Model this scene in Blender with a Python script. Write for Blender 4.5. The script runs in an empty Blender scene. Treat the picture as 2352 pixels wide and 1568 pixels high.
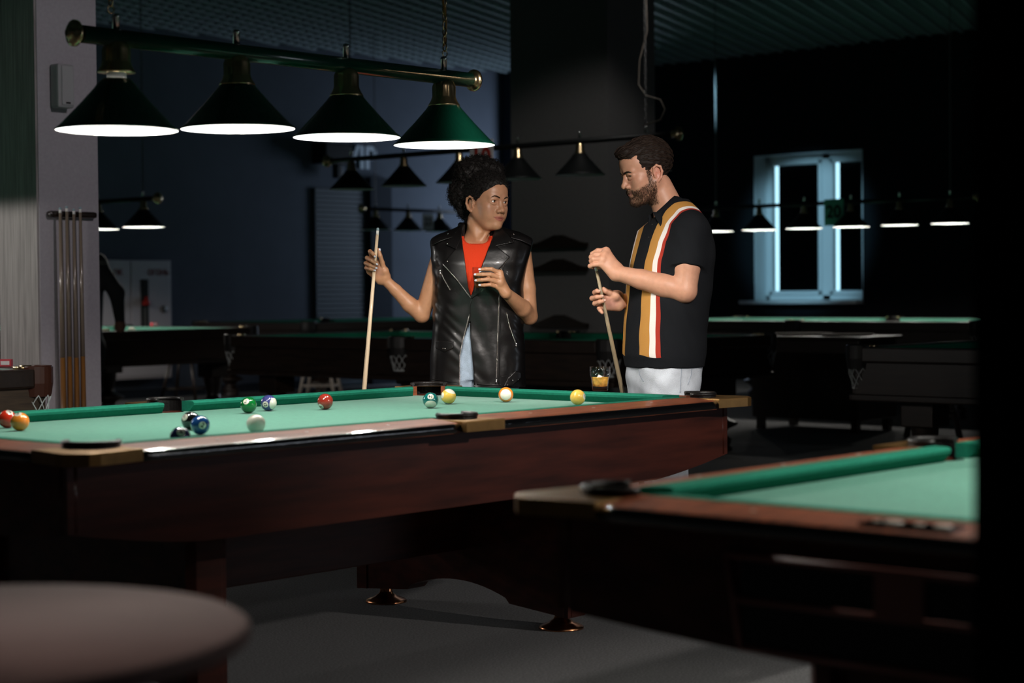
import bpy, bmesh, math, random
import numpy as np
from mathutils import Vector, Matrix, noise as mnoise
random.seed(7); np.random.seed(7)
PI = math.pi
S = bpy.context.scene
COL = S.collection

# ------------------------------------------------------------------ camera
W_PX, H_PX, F_PX = 2352.0, 1568.0, 4209.24
CAM = np.array([-4.0726, -4.5584, 1.1792])
YAW, PITCH, ROLL = .8451, -.0271, -.0085
_fw = np.array([math.sin(YAW)*math.cos(PITCH), math.cos(YAW)*math.cos(PITCH), math.sin(PITCH)])
_r0 = np.array([math.cos(YAW), -math.sin(YAW), 0.0])
_u0 = np.cross(_r0, _fw)
CR = math.cos(ROLL)*_r0 + math.sin(ROLL)*_u0
CU = -math.sin(ROLL)*_r0 + math.cos(ROLL)*_u0
CF = _fw
def at(px, py, d):
    """world point seen at photo pixel (px, py) at camera depth d"""
    return CAM + (CF + CR*(px-W_PX/2)/F_PX - CU*(py-H_PX/2)/F_PX)*d
def atz(px, py, z):
    q = CF + CR*(px-W_PX/2)/F_PX - CU*(py-H_PX/2)/F_PX
    return CAM + q*(z-CAM[2])/q[2]
cd = bpy.data.cameras.new('camera'); cam = bpy.data.objects.new('camera', cd); COL.objects.link(cam)
cam.matrix_world = Matrix(((CR[0], CU[0], -CF[0], CAM[0]), (CR[1], CU[1], -CF[1], CAM[1]), (CR[2], CU[2], -CF[2], CAM[2]), (0, 0, 0, 1)))
cd.sensor_width = 36.0; cd.lens = F_PX/W_PX*36.0
cd.clip_start = .05; cd.clip_end = 100
cd.dof.use_dof = True; cd.dof.focus_distance = 7.3; cd.dof.aperture_fstop = 2.6
S.camera = cam

# ------------------------------------------------------------------ exposure, world, big lights
S.view_settings.view_transform = 'Standard'; S.view_settings.look = 'None'
S.view_settings.gamma = 1.0; S.view_settings.exposure = 0.0; S.view_settings.use_curve_mapping = False
try:
    S.cycles.use_denoising = True; S.cycles.sample_clamp_indirect = 4.0; S.cycles.max_bounces = 8
    S.cycles.transparent_max_bounces = 12; S.cycles.transmission_bounces = 10
    S.cycles.caustics_reflective = False; S.cycles.caustics_refractive = False
except Exception: pass
wd = bpy.data.worlds.new('night'); S.world = wd; wd.use_nodes = True
bg = wd.node_tree.nodes['Background']; bg.inputs[0].default_value = (.55, .70, .75, 1); bg.inputs[1].default_value = .010

def spot(name, loc, tgt, watt, size_deg, blend=.3, color=(1, .93, .84), radius=.05):
    l = bpy.data.lights.new(name, 'SPOT'); l.energy = watt; l.spot_size = math.radians(size_deg); l.spot_blend = blend
    l.color = color; l.shadow_soft_size = radius
    o = bpy.data.objects.new(name, l); COL.objects.link(o); o.location = loc
    o.rotation_euler = (Vector(tgt)-Vector(loc)).to_track_quat('-Z', 'Y').to_euler(); return o
def area(name, loc, tgt, watt, sx, sy, color):
    l = bpy.data.lights.new(name, 'AREA'); l.shape = 'RECTANGLE'; l.size = sx; l.size_y = sy; l.energy = watt; l.color = color
    o = bpy.data.objects.new(name, l); COL.objects.link(o); o.location = loc
    o.rotation_euler = (Vector(tgt)-Vector(loc)).to_track_quat('-Z', 'Y').to_euler(); return o
# the lamp that picks out the two players
spot('player_light', (-.4, -2.68, 2.62), (1.78, .40, 1.20), 460, 28, .35, (1, .92, .86), .04)
spot('skirt_fill_light', (1.7, -4.7, 2.3), (.75, -.6, .42), 220, 40, .7, (1, .93, .87), .06)  # added fill spot for the table skirt and floor, no fixture
# lamps over the table at the left edge (out of frame)
for k in range(3):
    spot('side_lamp_light', (-.25, 3.2+1.1*k, 1.74), (-.25, 3.2+1.1*k, 0), 25, 178, .06, (1, .96, .92), .03)
spot('pillar_fill_light', (1.2, -1.6, 3.7), (1.66, 3.67, 1.7), 185, 30, .6, (1, .92, .97), .1)  # added unseen spot to brighten the pillar's plaster face
spot('panel_fill_light', (-1.6, 3.4, 3.7), (1.48, 3.85, 1.5), 4, 40, .6, (1, .95, .92), .1)  # added weak spot, lifts the upper part of the wood panel
spot('column_fill_light', (5.1, 2.5, 3.95), (7.55, 5.25, 1.35), 75, 44, .6, (1, .96, .93), .1)  # added out-of-view spot that lightens the column
# daylight from the windows of the right-hand wall
area('window_daylight', (16.35, 8.08, 2.1), (12, 8.08, 1.9), 34, 2.5, 2.4, (.45, .80, .95))
area('second_window_daylight', (15.6, 11.0, 2.0), (13.0, 12.5, 1.7), 80, 1.2, 1.8, (.60, .74, .95))
area('rail_streak_light', (6.0, -8.3, 1.5), (0, -.8, 1.1), 28, 2.4, 1.6, (.80, .88, 1.0))  # added unseen area light for cool streaks on the rail strip
# added unseen spot that brightens the round table top
spot('round_table_fill_light', (-3.6, -1.7, 2.6), (-2.56, -2.72, .75), 62, 24, .8, (1, .90, .84), .15)

# ------------------------------------------------------------------ materials
MATS = {}
def mat(name, col, rough=.5, metal=0., coat=0., noise=None, bump=None, spec=.5, emit=None, trans=0., ior=1.45, sheen=0.):
    """noise = (scale, amount, stretch) multiplies the colour; bump = (scale, strength, stretch)"""
    if name in MATS: return MATS[name]
    m = bpy.data.materials.new(name); m.use_nodes = True; MATS[name] = m
    nt = m.node_tree; b = nt.nodes['Principled BSDF']
    c = (*col, 1)
    b.inputs['Base Color'].default_value = c; b.inputs['Roughness'].default_value = rough; b.inputs['Metallic'].default_value = metal
    b.inputs['Coat Weight'].default_value = coat; b.inputs['Coat Roughness'].default_value = .08
    b.inputs['Specular IOR Level'].default_value = spec; b.inputs['IOR'].default_value = ior
    b.inputs['Transmission Weight'].default_value = trans; b.inputs['Sheen Weight'].default_value = sheen
    if emit: b.inputs['Emission Color'].default_value = (*emit[0], 1); b.inputs['Emission Strength'].default_value = emit[1]
    if noise or bump:
        tc = nt.nodes.new('ShaderNodeTexCoord')
    def tex(sc, st):
        mp = nt.nodes.new('ShaderNodeMapping'); mp.inputs['Scale'].default_value = st
        nt.links.new(tc.outputs['Object'], mp.inputs['Vector'])
        n = nt.nodes.new('ShaderNodeTexNoise'); n.inputs['Scale'].default_value = sc; n.inputs['Detail'].default_value = 6
        nt.links.new(mp.outputs[0], n.inputs['Vector']); return n
    if noise:
        n = tex(noise[0], noise[2] if len(noise) > 2 else (1, 1, 1))
        r = nt.nodes.new('ShaderNodeMapRange'); r.inputs['From Min'].default_value = .3; r.inputs['From Max'].default_value = .7
        r.inputs['To Min'].default_value = 1-noise[1]; r.inputs['To Max'].default_value = 1+noise[1]
        nt.links.new(n.outputs['Fac'], r.inputs['Value'])
        mx = nt.nodes.new('ShaderNodeVectorMath'); mx.operation = 'SCALE'; mx.inputs[0].default_value = col
        nt.links.new(r.outputs[0], mx.inputs['Scale']); nt.links.new(mx.outputs[0], b.inputs['Base Color'])
    if bump:
        n = tex(bump[0], bump[2] if len(bump) > 2 else (1, 1, 1))
        bp = nt.nodes.new('ShaderNodeBump'); bp.inputs['Strength'].default_value = bump[1]; bp.inputs['Distance'].default_value = .01
        nt.links.new(n.outputs['Fac'], bp.inputs['Height']); nt.links.new(bp.outputs[0], b.inputs['Normal'])
    return m
M_CLOTH = mat('green_billiard_cloth', (.082, .262, .190), .95, noise=(60, .10), bump=(400, .15), spec=.15, sheen=.25)
M_CUSH = mat('green_cushion_cloth', (.012, .165, .105), .9, noise=(90, .10), spec=.15)
M_CLOTH2 = mat('unlit_green_billiard_cloth', (.010, .17, .095), .95, noise=(60, .10), spec=.15)  # darker copy of the cloth for unlit tables, shade put into its colour
M_MAHOG = mat('mahogany_veneer', (.070, .0145, .0075), .40, coat=.2, noise=(3, .45, (1, 4, 9)), spec=.35)
M_RAIL = mat('polished_rail_wood', (.24, .068, .030), .45, coat=.1, spec=.5, noise=(7, .5, (1.2, 9, 9)))
M_TRIM = mat('black_gloss_trim', (.006, .006, .007), .09, coat=1.0, bump=(9, .5, (1, 1, 3)))
M_BRONZE = mat('bronze_casting', (.27, .15, .052), .40, metal=.8, noise=(30, .12))
M_COPPER = mat('copper_foot', (.62, .27, .13), .22, metal=1.0)
M_RUBBER = mat('black_pocket_leather', (.010, .009, .009), .42, bump=(120, .2))
M_SIGHT = mat('pearl_sight', (.75, .70, .60), .3)
M_DWOOD = mat('dark_table_wood', (.014, .0075, .0045), .38, coat=.25, noise=(6, .4, (9, 1, 9)))
M_DWOOD2 = mat('worn_table_wood', (.045, .030, .018), .5, noise=(6, .5, (1.2, 9, 9)))
M_BROWNL = mat('brown_pocket_leather', (.06, .020, .012), .42)
M_NET = mat('white_net_cord', (.62, .70, .70), .9)
M_GREYNET = mat('grey_net_cord', (.40, .42, .42), .9)
M_BRASS = mat('polished_brass', (.78, .58, .33), .26, metal=1.0)
M_CHROME = mat('polished_steel', (.75, .74, .72), .24, metal=1.0)
M_SHADE = mat('green_enamel_shade', (.003, .050, .028), .22, coat=.6)
M_SHADEIN = mat('white_enamel_inside', (.88, .88, .86), .55)
M_BLACKSH = mat('black_enamel_shade', (.005, .006, .006), .5, spec=.3)
M_BARG = mat('green_lamp_bar', (.003, .062, .036), .25, coat=.5)
M_BULB = mat('lit_bulb', (1, 1, 1), .4, emit=((1, .96, .9), 18))
M_BULBOFF = mat('unlit_bulb', (.55, .55, .52), .3)
M_SOCKET = mat('white_lamp_socket', (.72, .70, .70), .45)
M_BLACKW = mat('black_plastic', (.008, .008, .009), .35)
M_CHAIN = mat('dim_steel_chain', (.16, .16, .16), .45, metal=1.0)
M_CORD = mat('pale_cord', (.10, .085, .07), .6)
M_AMBERCORD = mat('amber_cord', (.40, .19, .05), .35)

# ------------------------------------------------------------------ mesh helpers
def link(name, me, m=None, parent=None, smooth=None):
    o = bpy.data.objects.new(name, me); COL.objects.link(o)
    if m is not None:
        for mm in (m if isinstance(m, (list, tuple)) else [m]): me.materials.append(mm)
    if parent is not None: o.parent = parent
    return o
def tag(o, label=None, cat=None, group=None, kind=None):
    if label: o['label'] = label
    if cat: o['category'] = cat
    if group: o['group'] = group
    if kind: o['kind'] = kind
    return o
def empty(name, loc=(0, 0, 0), rz=0.):
    o = bpy.data.objects.new(name, None); COL.objects.link(o); o.location = loc; o.rotation_euler = (0, 0, rz); o.empty_display_size = .1
    return o
class MB:
    """collects boxes, tubes, lathes and prisms and links them as one mesh object"""
    def __init__(s): s.bm = bmesh.new()
    def box(s, lo, hi, bev=0., mi=0, rot=None):
        c = [(a+b)/2 for a, b in zip(lo, hi)]; d = [abs(b-a) for a, b in zip(lo, hi)]
        mx = Matrix.Translation(c)
        if rot is not None: mx = mx @ rot.to_4x4()
        g = bmesh.ops.create_cube(s.bm, size=1, matrix=mx @ Matrix.Diagonal((*d, 1)))
        fs = {f for v in g['verts'] for f in v.link_faces}
        if bev > 0:
            es = list({e for f in fs for e in f.edges})
            r = bmesh.ops.bevel(s.bm, geom=es, offset=bev, segments=2, profile=.6, affect='EDGES')
            fs = {f for f in fs if f.is_valid} | set(r['faces'])
        for f in fs: f.material_index = mi
        return s
    def tube(s, pts, r, n=8, mi=0, cap=True, closed=False):
        pts = [Vector(p) for p in pts]; N = len(pts); rr = r if hasattr(r, '__len__') else [r]*N
        rings = []; prev = None
        for i, p in enumerate(pts):
            if closed: t = pts[(i+1) % N]-pts[i-1]
            else: t = pts[min(i+1, N-1)]-pts[max(i-1, 0)]
            if t.length < 1e-9: t = Vector((0, 0, 1))
            t.normalize()
            if prev is None:
                a = Vector((0, 0, 1)) if abs(t.z) < .9 else Vector((1, 0, 0)); x = t.cross(a).normalized()
            else:
                x = prev - t*prev.dot(t)
                if x.length < 1e-6: x = t.orthogonal()
                x.normalize()
            prev = x; y = t.cross(x)
            rings.append([s.bm.verts.new(p+(x*math.cos(2*PI*k/n)+y*math.sin(2*PI*k/n))*rr[i]) for k in range(n)])
        for i in range(N if closed else N-1):
            A, B = rings[i], rings[(i+1) % N]
            for k in range(n):
                f = s.bm.faces.new((A[k], A[(k+1) % n], B[(k+1) % n], B[k])); f.material_index = mi; f.smooth = True
        if cap and not closed:
            for R_ in (rings[0][::-1], rings[-1]):
                f = s.bm.faces.new(R_); f.material_index = mi
        return s
    def lathe(s, prof, n=24, loc=(0, 0, 0), mx=None, mi=0, smooth=True, flute=None, close=True):
        """prof = [(r, z)...] around z"""
        rings = []
        for (r, z) in prof:
            ring = []
            for k in range(n):
                a = 2*PI*k/n; rr = r
                if flute: rr = r*(1+flute[1]*math.cos(flute[0]*a)*(1 if flute[2] < z < flute[3] else 0))
                v = Vector((rr*math.cos(a), rr*math.sin(a), z))
                if mx is not None: v = mx @ v
                ring.append(s.bm.verts.new(v+Vector(loc)))
            rings.append(ring)
        for A, B in zip(rings[:-1], rings[1:]):
            for k in range(n):
                f = s.bm.faces.new((A[k], A[(k+1) % n], B[(k+1) % n], B[k])); f.smooth = smooth; f.material_index = mi
        if close:
            for R_ in (rings[0][::-1], rings[-1]):
                f = s.bm.faces.new(R_); f.material_index = mi
        return s
    def prism(s, poly, z0, z1, bev=0., mi=0, mx=None):
        """2D polygon extruded along z (or through the matrix mx)"""
        lo = [Vector((p[0], p[1], z0)) for p in poly]; hi = [Vector((p[0], p[1], z1)) for p in poly]
        if mx is not None: lo = [mx @ v for v in lo]; hi = [mx @ v for v in hi]
        A = [s.bm.verts.new(v) for v in lo]; B = [s.bm.verts.new(v) for v in hi]; n = len(A)
        fs = [s.bm.faces.new(A[::-1]), s.bm.faces.new(B)]
        for k in range(n): fs.append(s.bm.faces.new((A[k], A[(k+1) % n], B[(k+1) % n], B[k])))
        for f in fs: f.material_index = mi
        bmesh.ops.recalc_face_normals(s.bm, faces=fs)
        if bev > 0:
            es = [e for e in fs[1].edges]
            bmesh.ops.bevel(s.bm, geom=es, offset=bev, segments=2, profile=.6, affect='EDGES')
        return s
    def loft(s, rings, closed=True, cap=True, mi=0, smooth=True):
        R_ = [[s.bm.verts.new(Vector(p)) for p in ring] for ring in rings]
        for A, B in zip(R_[:-1], R_[1:]):
            n = len(A)
            for k in range(n if closed else n-1):
                f = s.bm.faces.new((A[k], A[(k+1) % n], B[(k+1) % n], B[k])); f.smooth = smooth; f.material_index = mi
        if cap and closed:
            s.bm.faces.new(R_[0][::-1]).material_index = mi; s.bm.faces.new(R_[-1]).material_index = mi
        return s
    def ball(s, c, r, seg=16, mi=0, sc=(1, 1, 1)):
        g = bmesh.ops.create_uvsphere(s.bm, u_segments=seg, v_segments=max(6, seg//2), radius=r, matrix=Matrix.Translation(c) @ Matrix.Diagonal((*sc, 1)))
        for f in {f for v in g['verts'] for f in v.link_faces}: f.smooth = True; f.material_index = mi
        return s
    def build(s, name, m=None, parent=None, fix=True):
        if fix: bmesh.ops.recalc_face_normals(s.bm, faces=s.bm.faces)
        me = bpy.data.meshes.new(name); s.bm.to_mesh(me); s.bm.free()
        return link(name, me, m, parent)
def kids(o): return [c for c in bpy.data.objects if c.parent == o]
def build_tree_index():
    d = {}
    for c in bpy.data.objects:
        if c.parent: d.setdefault(c.parent.name, []).append(c)
    return d
def copy_tree(o, parent=None, idx=None):
    idx = idx if idx is not None else build_tree_index()
    c = o.copy(); COL.objects.link(c)
    if parent is not None: c.parent = parent
    for ch in idx.get(o.name, []): copy_tree(ch, c, idx)
    return c
def arc(c, r, a0, a1, n=14):
    return [(c[0]+r*math.cos(math.radians(a0+(a1-a0)*i/n)), c[1]+r*math.sin(math.radians(a0+(a1-a0)*i/n))) for i in range(n+1)]
def text_mesh(txt, size, depth=.0008, bold=True):
    """a word as a mesh centred on the origin in the xy plane"""
    cu = bpy.data.curves.new('lettering', 'FONT'); cu.body = txt; cu.size = size; cu.extrude = depth; cu.align_x = 'CENTER'; cu.align_y = 'CENTER'
    if bold: cu.offset = size*.028
    o = bpy.data.objects.new('lettering', cu); COL.objects.link(o)
    dg = bpy.context.evaluated_depsgraph_get(); me = bpy.data.meshes.new_from_object(o.evaluated_get(dg))
    bpy.data.objects.remove(o); bpy.data.curves.remove(cu); return me
# ------------------------------------------------------------------ the room
def struct(name, mb, m, kind='structure', label=None):
    o = mb.build(name, m); o['kind'] = kind
    if label: o['label'] = label
    return o
M_CARPET = mat('grey_carpet', (.205, .205, .208), .97, noise=(140, .35), bump=(500, .6), spec=.1)
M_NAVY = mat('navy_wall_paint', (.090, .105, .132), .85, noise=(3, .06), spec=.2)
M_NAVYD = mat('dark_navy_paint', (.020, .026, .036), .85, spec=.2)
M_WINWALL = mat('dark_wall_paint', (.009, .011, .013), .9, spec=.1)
M_COLUMN = mat('charcoal_column_paint', (.15, .145, .142), .9, noise=(40, .06), spec=.15)
M_PILLAR = mat('lilac_grey_plaster', (.40, .375, .40), .9, noise=(60, .05), spec=.15)
M_PANEL = mat('grey_wood_panel', (.30, .275, .265), .7, noise=(14, .30, (1, 9, .25)))
M_BLACKPAINT = mat('black_wall_paint', (.004, .0045, .005), .95, spec=.05)
M_CEIL = mat('dark_ceiling', (.012, .015, .017), .9, spec=.1)
M_GRILL = mat('ceiling_grille_metal', (.22, .27, .285), .55, spec=.3)
M_WINFR = mat('white_window_frame', (.62, .66, .68), .45)
M_BLIND = mat('black_window_blind', (.006, .008, .009), .9, spec=.1)
struct('floor', MB().box((-8, -9, -.1), (16.4, 14, 0)), M_CARPET)
struct('ceiling', MB().box((-8, -9, 4.32), (16.4, 14, 4.42)), M_CEIL)
struct('wall_back', MB().box((-8, 12.5, 0), (16.4, 12.8, 4.35)), M_NAVY)
# window wall with an opening
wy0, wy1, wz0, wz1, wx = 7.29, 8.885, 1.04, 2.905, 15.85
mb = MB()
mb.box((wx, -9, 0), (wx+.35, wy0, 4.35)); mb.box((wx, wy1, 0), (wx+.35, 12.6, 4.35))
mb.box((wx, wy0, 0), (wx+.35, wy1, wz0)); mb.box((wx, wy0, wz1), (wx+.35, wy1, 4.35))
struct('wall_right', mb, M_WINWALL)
w = empty('window_1', (wx, (wy0+wy1)/2, wz0)); w['kind'] = 'structure'
def wpart(name, mb, m):
    for v in mb.bm.verts: v.co -= Vector((wx, (wy0+wy1)/2, wz0))
    return mb.build(name, m, w)
mb = MB(); fx0, fx1 = wx+.26, wx+.34
mid = 7.97
for a, b in ((wy0, wy0+.06), (wy1-.06, wy1), (mid-.06, mid+.06)): mb.box((fx0, a, wz0), (fx1, b, wz1), .008)
mb.box((fx0, wy0, wz1-.07), (fx1, wy1, wz1), .008); mb.box((fx0, wy0, wz0), (fx1, wy1, wz0+.07), .008)
wpart('window_frame', mb, M_WINFR)
for a, b in ((wy0+.06, mid-.06), (mid+.06, wy1-.06)):
    mb = MB(); s_ = .05
    mb.box((fx0-.02, a, wz0+.07), (fx1-.02, a+s_, wz1-.07), .006); mb.box((fx0-.02, b-s_, wz0+.07), (fx1-.02, b, wz1-.07), .006)
    mb.box((fx0-.02, a, wz1-.12), (fx1-.02, b, wz1-.07), .006); mb.box((fx0-.02, a, wz0+.07), (fx1-.02, b, wz0+.12), .006)
    wpart('window_sash', mb, M_WINFR)
    wpart('window_blind', MB().box((fx1+.01, a+s_-.02, wz0+.10), (fx1+.02, b-s_-.030, wz1-.10)), M_BLIND)
    wpart('window_glass', MB().box((fx1-.022, a+s_-.004, wz0+.116), (fx1-.018, b-s_+.004, wz1-.116)), mat('window_pane', (.9, .95, .97), .02, trans=1.0, ior=1.02))
mb = MB()
mb.box((wx-.004, wy1-.003, wz0), (wx+.26, wy1+.006, wz1+.004)); mb.box((wx-.004, wy0-.006, wz0), (wx+.26, wy0+.003, wz1+.004))
mb.box((wx-.004, wy0-.006, wz1-.003), (wx+.26, wy1+.006, wz1+.006))
wpart('window_reveal', mb, M_WINFR)
wpart('window_sill', MB().box((wx-.16, wy0-.01, wz0-.045), (wx+.26, wy1+.15, wz0), .01), M_WINFR)
spot('window_frame_fill_light', (10.2, 6.2, 3.6), (15.9, 8.1, 1.9), 900, 20, .5, (.40, .78, 1.0), .1)  # added cool spot inside the room, brightens the window frame
# ceiling grille: ridges run along gd, fine fins across
gd = np.array([.947, .321]); gn = np.array([-.321, .947])
mb = MB(); zc = 4.2
def bar2(mb, c, d, half, wdt, z0, z1):
    n = np.array([-d[1], d[0]]); vs = []
    for z in (z0, z1):
        for sx, sy in ((-1, -1), (1, -1), (1, 1), (-1, 1)):
            q = c+d*half*sx+n*wdt*sy; vs.append(mb.bm.verts.new((q[0], q[1], z)))
    for f in ((0, 3, 2, 1), (4, 5, 6, 7), (0, 1, 5, 4), (1, 2, 6, 5), (2, 3, 7, 6), (3, 0, 4, 7)): mb.bm.faces.new([vs[i] for i in f])
def clip_line(c, d):
    t0, t1 = -60., 60.
    for ax, lo, hi in ((0, -6., 15.8), (1, -8., 12.45)):
        if abs(d[ax]) < 1e-6:
            if not lo < c[ax] < hi: return None
            continue
        a, b = (lo-c[ax])/d[ax], (hi-c[ax])/d[ax]; t0 = max(t0, min(a, b)); t1 = min(t1, max(a, b))
    return (t0, t1) if t1 > t0 else None
o0 = np.array([8., 6.])
for k in range(-60, 61):
    c = o0+gn*k*.20; r_ = clip_line(c, gd)
    if r_: bar2(mb, c+gd*(r_[0]+r_[1])/2, gd, (r_[1]-r_[0])/2, .020, zc, zc+.06)
for k in range(-75, 76):
    c = o0+gd*k*.20; r_ = clip_line(c, gn)
    if r_: bar2(mb, c+gn*(r_[0]+r_[1])/2, gn, (r_[1]-r_[0])/2, .007, zc+.012, zc+.055)
o = struct('ceiling_grille', mb, M_GRILL)
# column behind the players
struct('column', MB().box((7.55, 4.70, 0), (8.18, 5.746, 4.3)), M_COLUMN)
# pillar on the left: plaster with a wood panel on its left face
pl = struct('pillar', MB().box((1.48, 3.67, 0), (1.853, 4.033, 4.3)), M_PILLAR)
pn = MB().box((1.468, 3.676, 0), (1.4799, 4.033, 4.3)).build('pillar_panel', M_PANEL); pn['kind'] = 'structure'
# unlit black wall end close to the camera at the right
e = at(2236, 800, 2.05)
struct('wall_near', MB().box((e[0], e[1]-1.1, 0), (e[0]+.42, e[1], 4.3)), M_BLACKPAINT)
# dark upright strip, dark door frame and roller shutter on the back wall
struct('dark_wall_strip', MB().box((14.95, 12.30, 0), (15.85, 12.5, 4.25)), M_NAVYD)
struct('trim_1', MB().box((12.34, 12.40, 0), (12.715, 12.51, 2.66)), M_NAVYD)
mb = MB()
for k in range(42): mb.box((11.43, 12.455-.012*(k % 1), .02+k*.059), (12.33, 12.51, .02+k*.059+.050), .006)
mb.box((11.43, 12.48, 0), (12.33, 12.51, 2.5))
sh = struct('door_1', mb, mat('shutter_slats', (.048, .066, .082), .6)); sh['label'] = 'grey roller shutter door with horizontal slats in back wall'
struct('baseboard_back', MB().box((-8, 12.47, 0), (11.36, 12.51, .10)).box((12.72, 12.47, 0), (14.95, 12.51, .10)), M_NAVYD)

# ------------------------------------------------------------------ American pool table (built once, copied once)
def half_table(sx, sy, poly): return [(p[0]*sx, p[1]*sy) for p in (poly if sx*sy > 0 else poly[::-1])]
def pool_table():
    T = empty('pool_table')
    ZB = .7615
    # slate bed with cloth, outline notched round the six pockets
    out = [(1.32, -.575)] + [(1.32, .575)] + arc((1.30, .665), .062, -80, -190, 8) + [(1.21, .685)]
    out += [(.075, .685)] + arc((0, .70), .058, -10, -170, 8) + [(-.075, .685)]
    out += [(-1.21, .685)] + arc((-1.30, .665), .062, 10, -100, 8) + [(-1.32, .575)]
    full = out[1:] + [(-1.32, -.575)] + [(-x, -y) for x, y in out[1:-1]] + [(1.32, -.575)]
    cl = []
    for p in full:
        if not cl or (abs(p[0]-cl[-1][0])+abs(p[1]-cl[-1][1])) > 1e-6: cl.append(p)
    MB().prism(cl, .725, ZB).build('bed_cloth', M_CLOTH, T)
    # cushions
    def cushion(L0, L1, B0, B1, mx):
        """nose from L0 to L1, back from B0 to B1 along local x; y grows outward from the nose line"""
        prof = [(0, .792), (.002, .784), (.022, ZB), (.052, ZB), (.052, .7985), (.014, .7985), (.004, .797)]
        rings = []
        for t in np.linspace(0, 1, 9):
            ring = []
            for (oy, z) in prof:
                f = min(1, oy/.05); x0 = L0+(B0-L0)*f; x1 = L1+(B1-L1)*f
                ring.append(mx @ Vector((x0+(x1-x0)*t, oy, z)))
            rings.append(ring)
        MB().loft(rings, smooth=False).build('cushion', M_CUSH, T)
    for sx in (1, -1):
        for sy in (1, -1):
            m_ = Matrix(((sx, 0, 0, 0), (0, sy, 0, sy*.635), (0, 0, 1, 0), (0, 0, 0, 1)))
            cushion(.066, 1.180, .052, 1.222, m_)
        m_ = Matrix(((0, sx, 0, sx*1.27), (1, 0, 0, 0), (0, 0, 1, 0), (0, 0, 0, 1)))
        cushion(-.545, .545, -.587, .587, m_)
    # rails with black face strip and sights
    for sx in (1, -1):
        for sy in (1, -1):
            y0, y1 = sorted((sy*.686, sy*.800)); x0, x1 = sorted((sx*.078, sx*1.252))
            yi, yo = sy*.686, sy*.801
            mxs = Matrix(((0, 0, 1, 0), (1, 0, 0, 0), (0, 1, 0, 0), (0, 0, 0, 1)))
            r_ = MB().prism([(yi, .757), (yi, .7975), (sy*.790, .7885), (yo, .784), (yo, .757)], x0, x1, mx=mxs).build('rail', M_RAIL, T)
            bul = [(sy*(.797+.013*math.sin(a)), .7715+.0145*math.cos(a)) for a in np.linspace(.05, PI-.05, 13)]
            MB().loft([[Vector((x, y, z)) for y, z in bul] for x in np.linspace(x0, x1, 40)]).build('face_strip', M_TRIM, r_)
            for k in (1, 2, 3):
                MB().lathe([(.0, .7985), (.0055, .7985), (.0055, .7992), (.0, .7993)], 12, (sx*k*.3175, sy*.740, -.0048), close=False).build('sight', M_SIGHT, r_)
        x0, x1 = sorted((sx*1.321, sx*1.435))
        xi, xo = sx*1.321, sx*1.436
        mxs = Matrix(((1, 0, 0, 0), (0, 0, 1, 0), (0, 1, 0, 0), (0, 0, 0, 1)))
        r_ = MB().prism([(xi, .757), (xi, .7975), (sx*1.425, .7885), (xo, .784), (xo, .757)], -.617, .617, mx=mxs).build('rail', M_RAIL, T)
        bul = [(sx*(1.432+.013*math.sin(a)), .7715+.0145*math.cos(a)) for a in np.linspace(.05, PI-.05, 13)]
        MB().loft([[Vector((x, y, z)) for x, z in bul] for y in np.linspace(-.617, .617, 24)]).build('face_strip', M_TRIM, r_)
        for k in (-1, 0, 1):
            MB().lathe([(.0, .7985), (.0055, .7985), (.0055, .7992), (.0, .7993)], 12, (sx*1.375, k*.3175, -.0048), close=False).build('sight', M_SIGHT, r_)
        if sx < 0:
            pt = MB().box((-1.415, -.085, .785), (-1.355, .085, .7955), .001).build('nameplate', M_TRIM, T)
            for yy, w_ in ((-.055, .03), (-.012, .018), (.035, .032), (.066, .014)):
                MB().ball((-1.385, yy, .7962), .55*w_, 12, 0, (.8, 1, .16)).build('nameplate_emblem', M_SIGHT, pt)
    # castings and pocket liners
    cor = [(1.25, .812), (1.395, .835), (1.425, .83), (1.47, .785), (1.472, .755), (1.447, .615), (1.358, .615)] + arc((1.305, .67), .074, -45, 135, 14) + [(1.25, .725)]
    sid = [(.079, .812), (.085, .838), (-.085, .838), (-.079, .812), (-.079, .705)] + arc((0, .715), .062, 180, 0, 14) + [(.079, .705)]
    def liner(name, c, r, a0, a1, casting):
        mb = MB(); A = arc(c, r, a0, a1, 18)
        ringo = [(c[0]+(x-c[0])*(1+.006/r), c[1]+(y-c[1])*(1+.006/r)) for x, y in A]
        rings = []
        for (xi, yi), (xo, yo) in zip(A, ringo): rings.append([Vector((xi, yi, .757)), Vector((xi, yi, .804)), Vector((xo, yo, .806)), Vector((xo, yo, .757))])
        mb.loft(rings, smooth=False)
        mb.tube([((x+xo)/2, (y+yo)/2, .806) for (x, y), (xo, yo) in zip(A, ringo)], .007, 8)
        mb.build(name, M_RUBBER, casting)
    for sx in (1, -1):
        for sy in (1, -1):
            ca = MB().prism(half_table(sx, sy, cor), .762, .7945, .004).build('corner_casting', M_BRONZE, T)
            a0, a1 = {(1, 1): (-45, 135), (-1, 1): (45, 225), (-1, -1): (135, 315), (1, -1): (225, 405)}[(sx, sy)]
            liner('pocket_liner', (sx*1.305, sy*.67), .067, a0-24, a1+24, ca)
    for sy in (1, -1):
        ca = MB().prism(half_table(1, sy, sid), .762, .7945, .004).build('side_casting', M_BRONZE, T)
        liner('pocket_liner', (0, sy*.715), .058, -28 if sy > 0 else 152, 208 if sy > 0 else 388, ca)
    # cabinet skirt
    def prof(x): # lower edge of the long skirt
        a = abs(x); return .525 if a < .98 else .525+.06*((a-.98)/.44)**1.35
    xs = np.linspace(-1.42, 1.42, 41)
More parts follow.
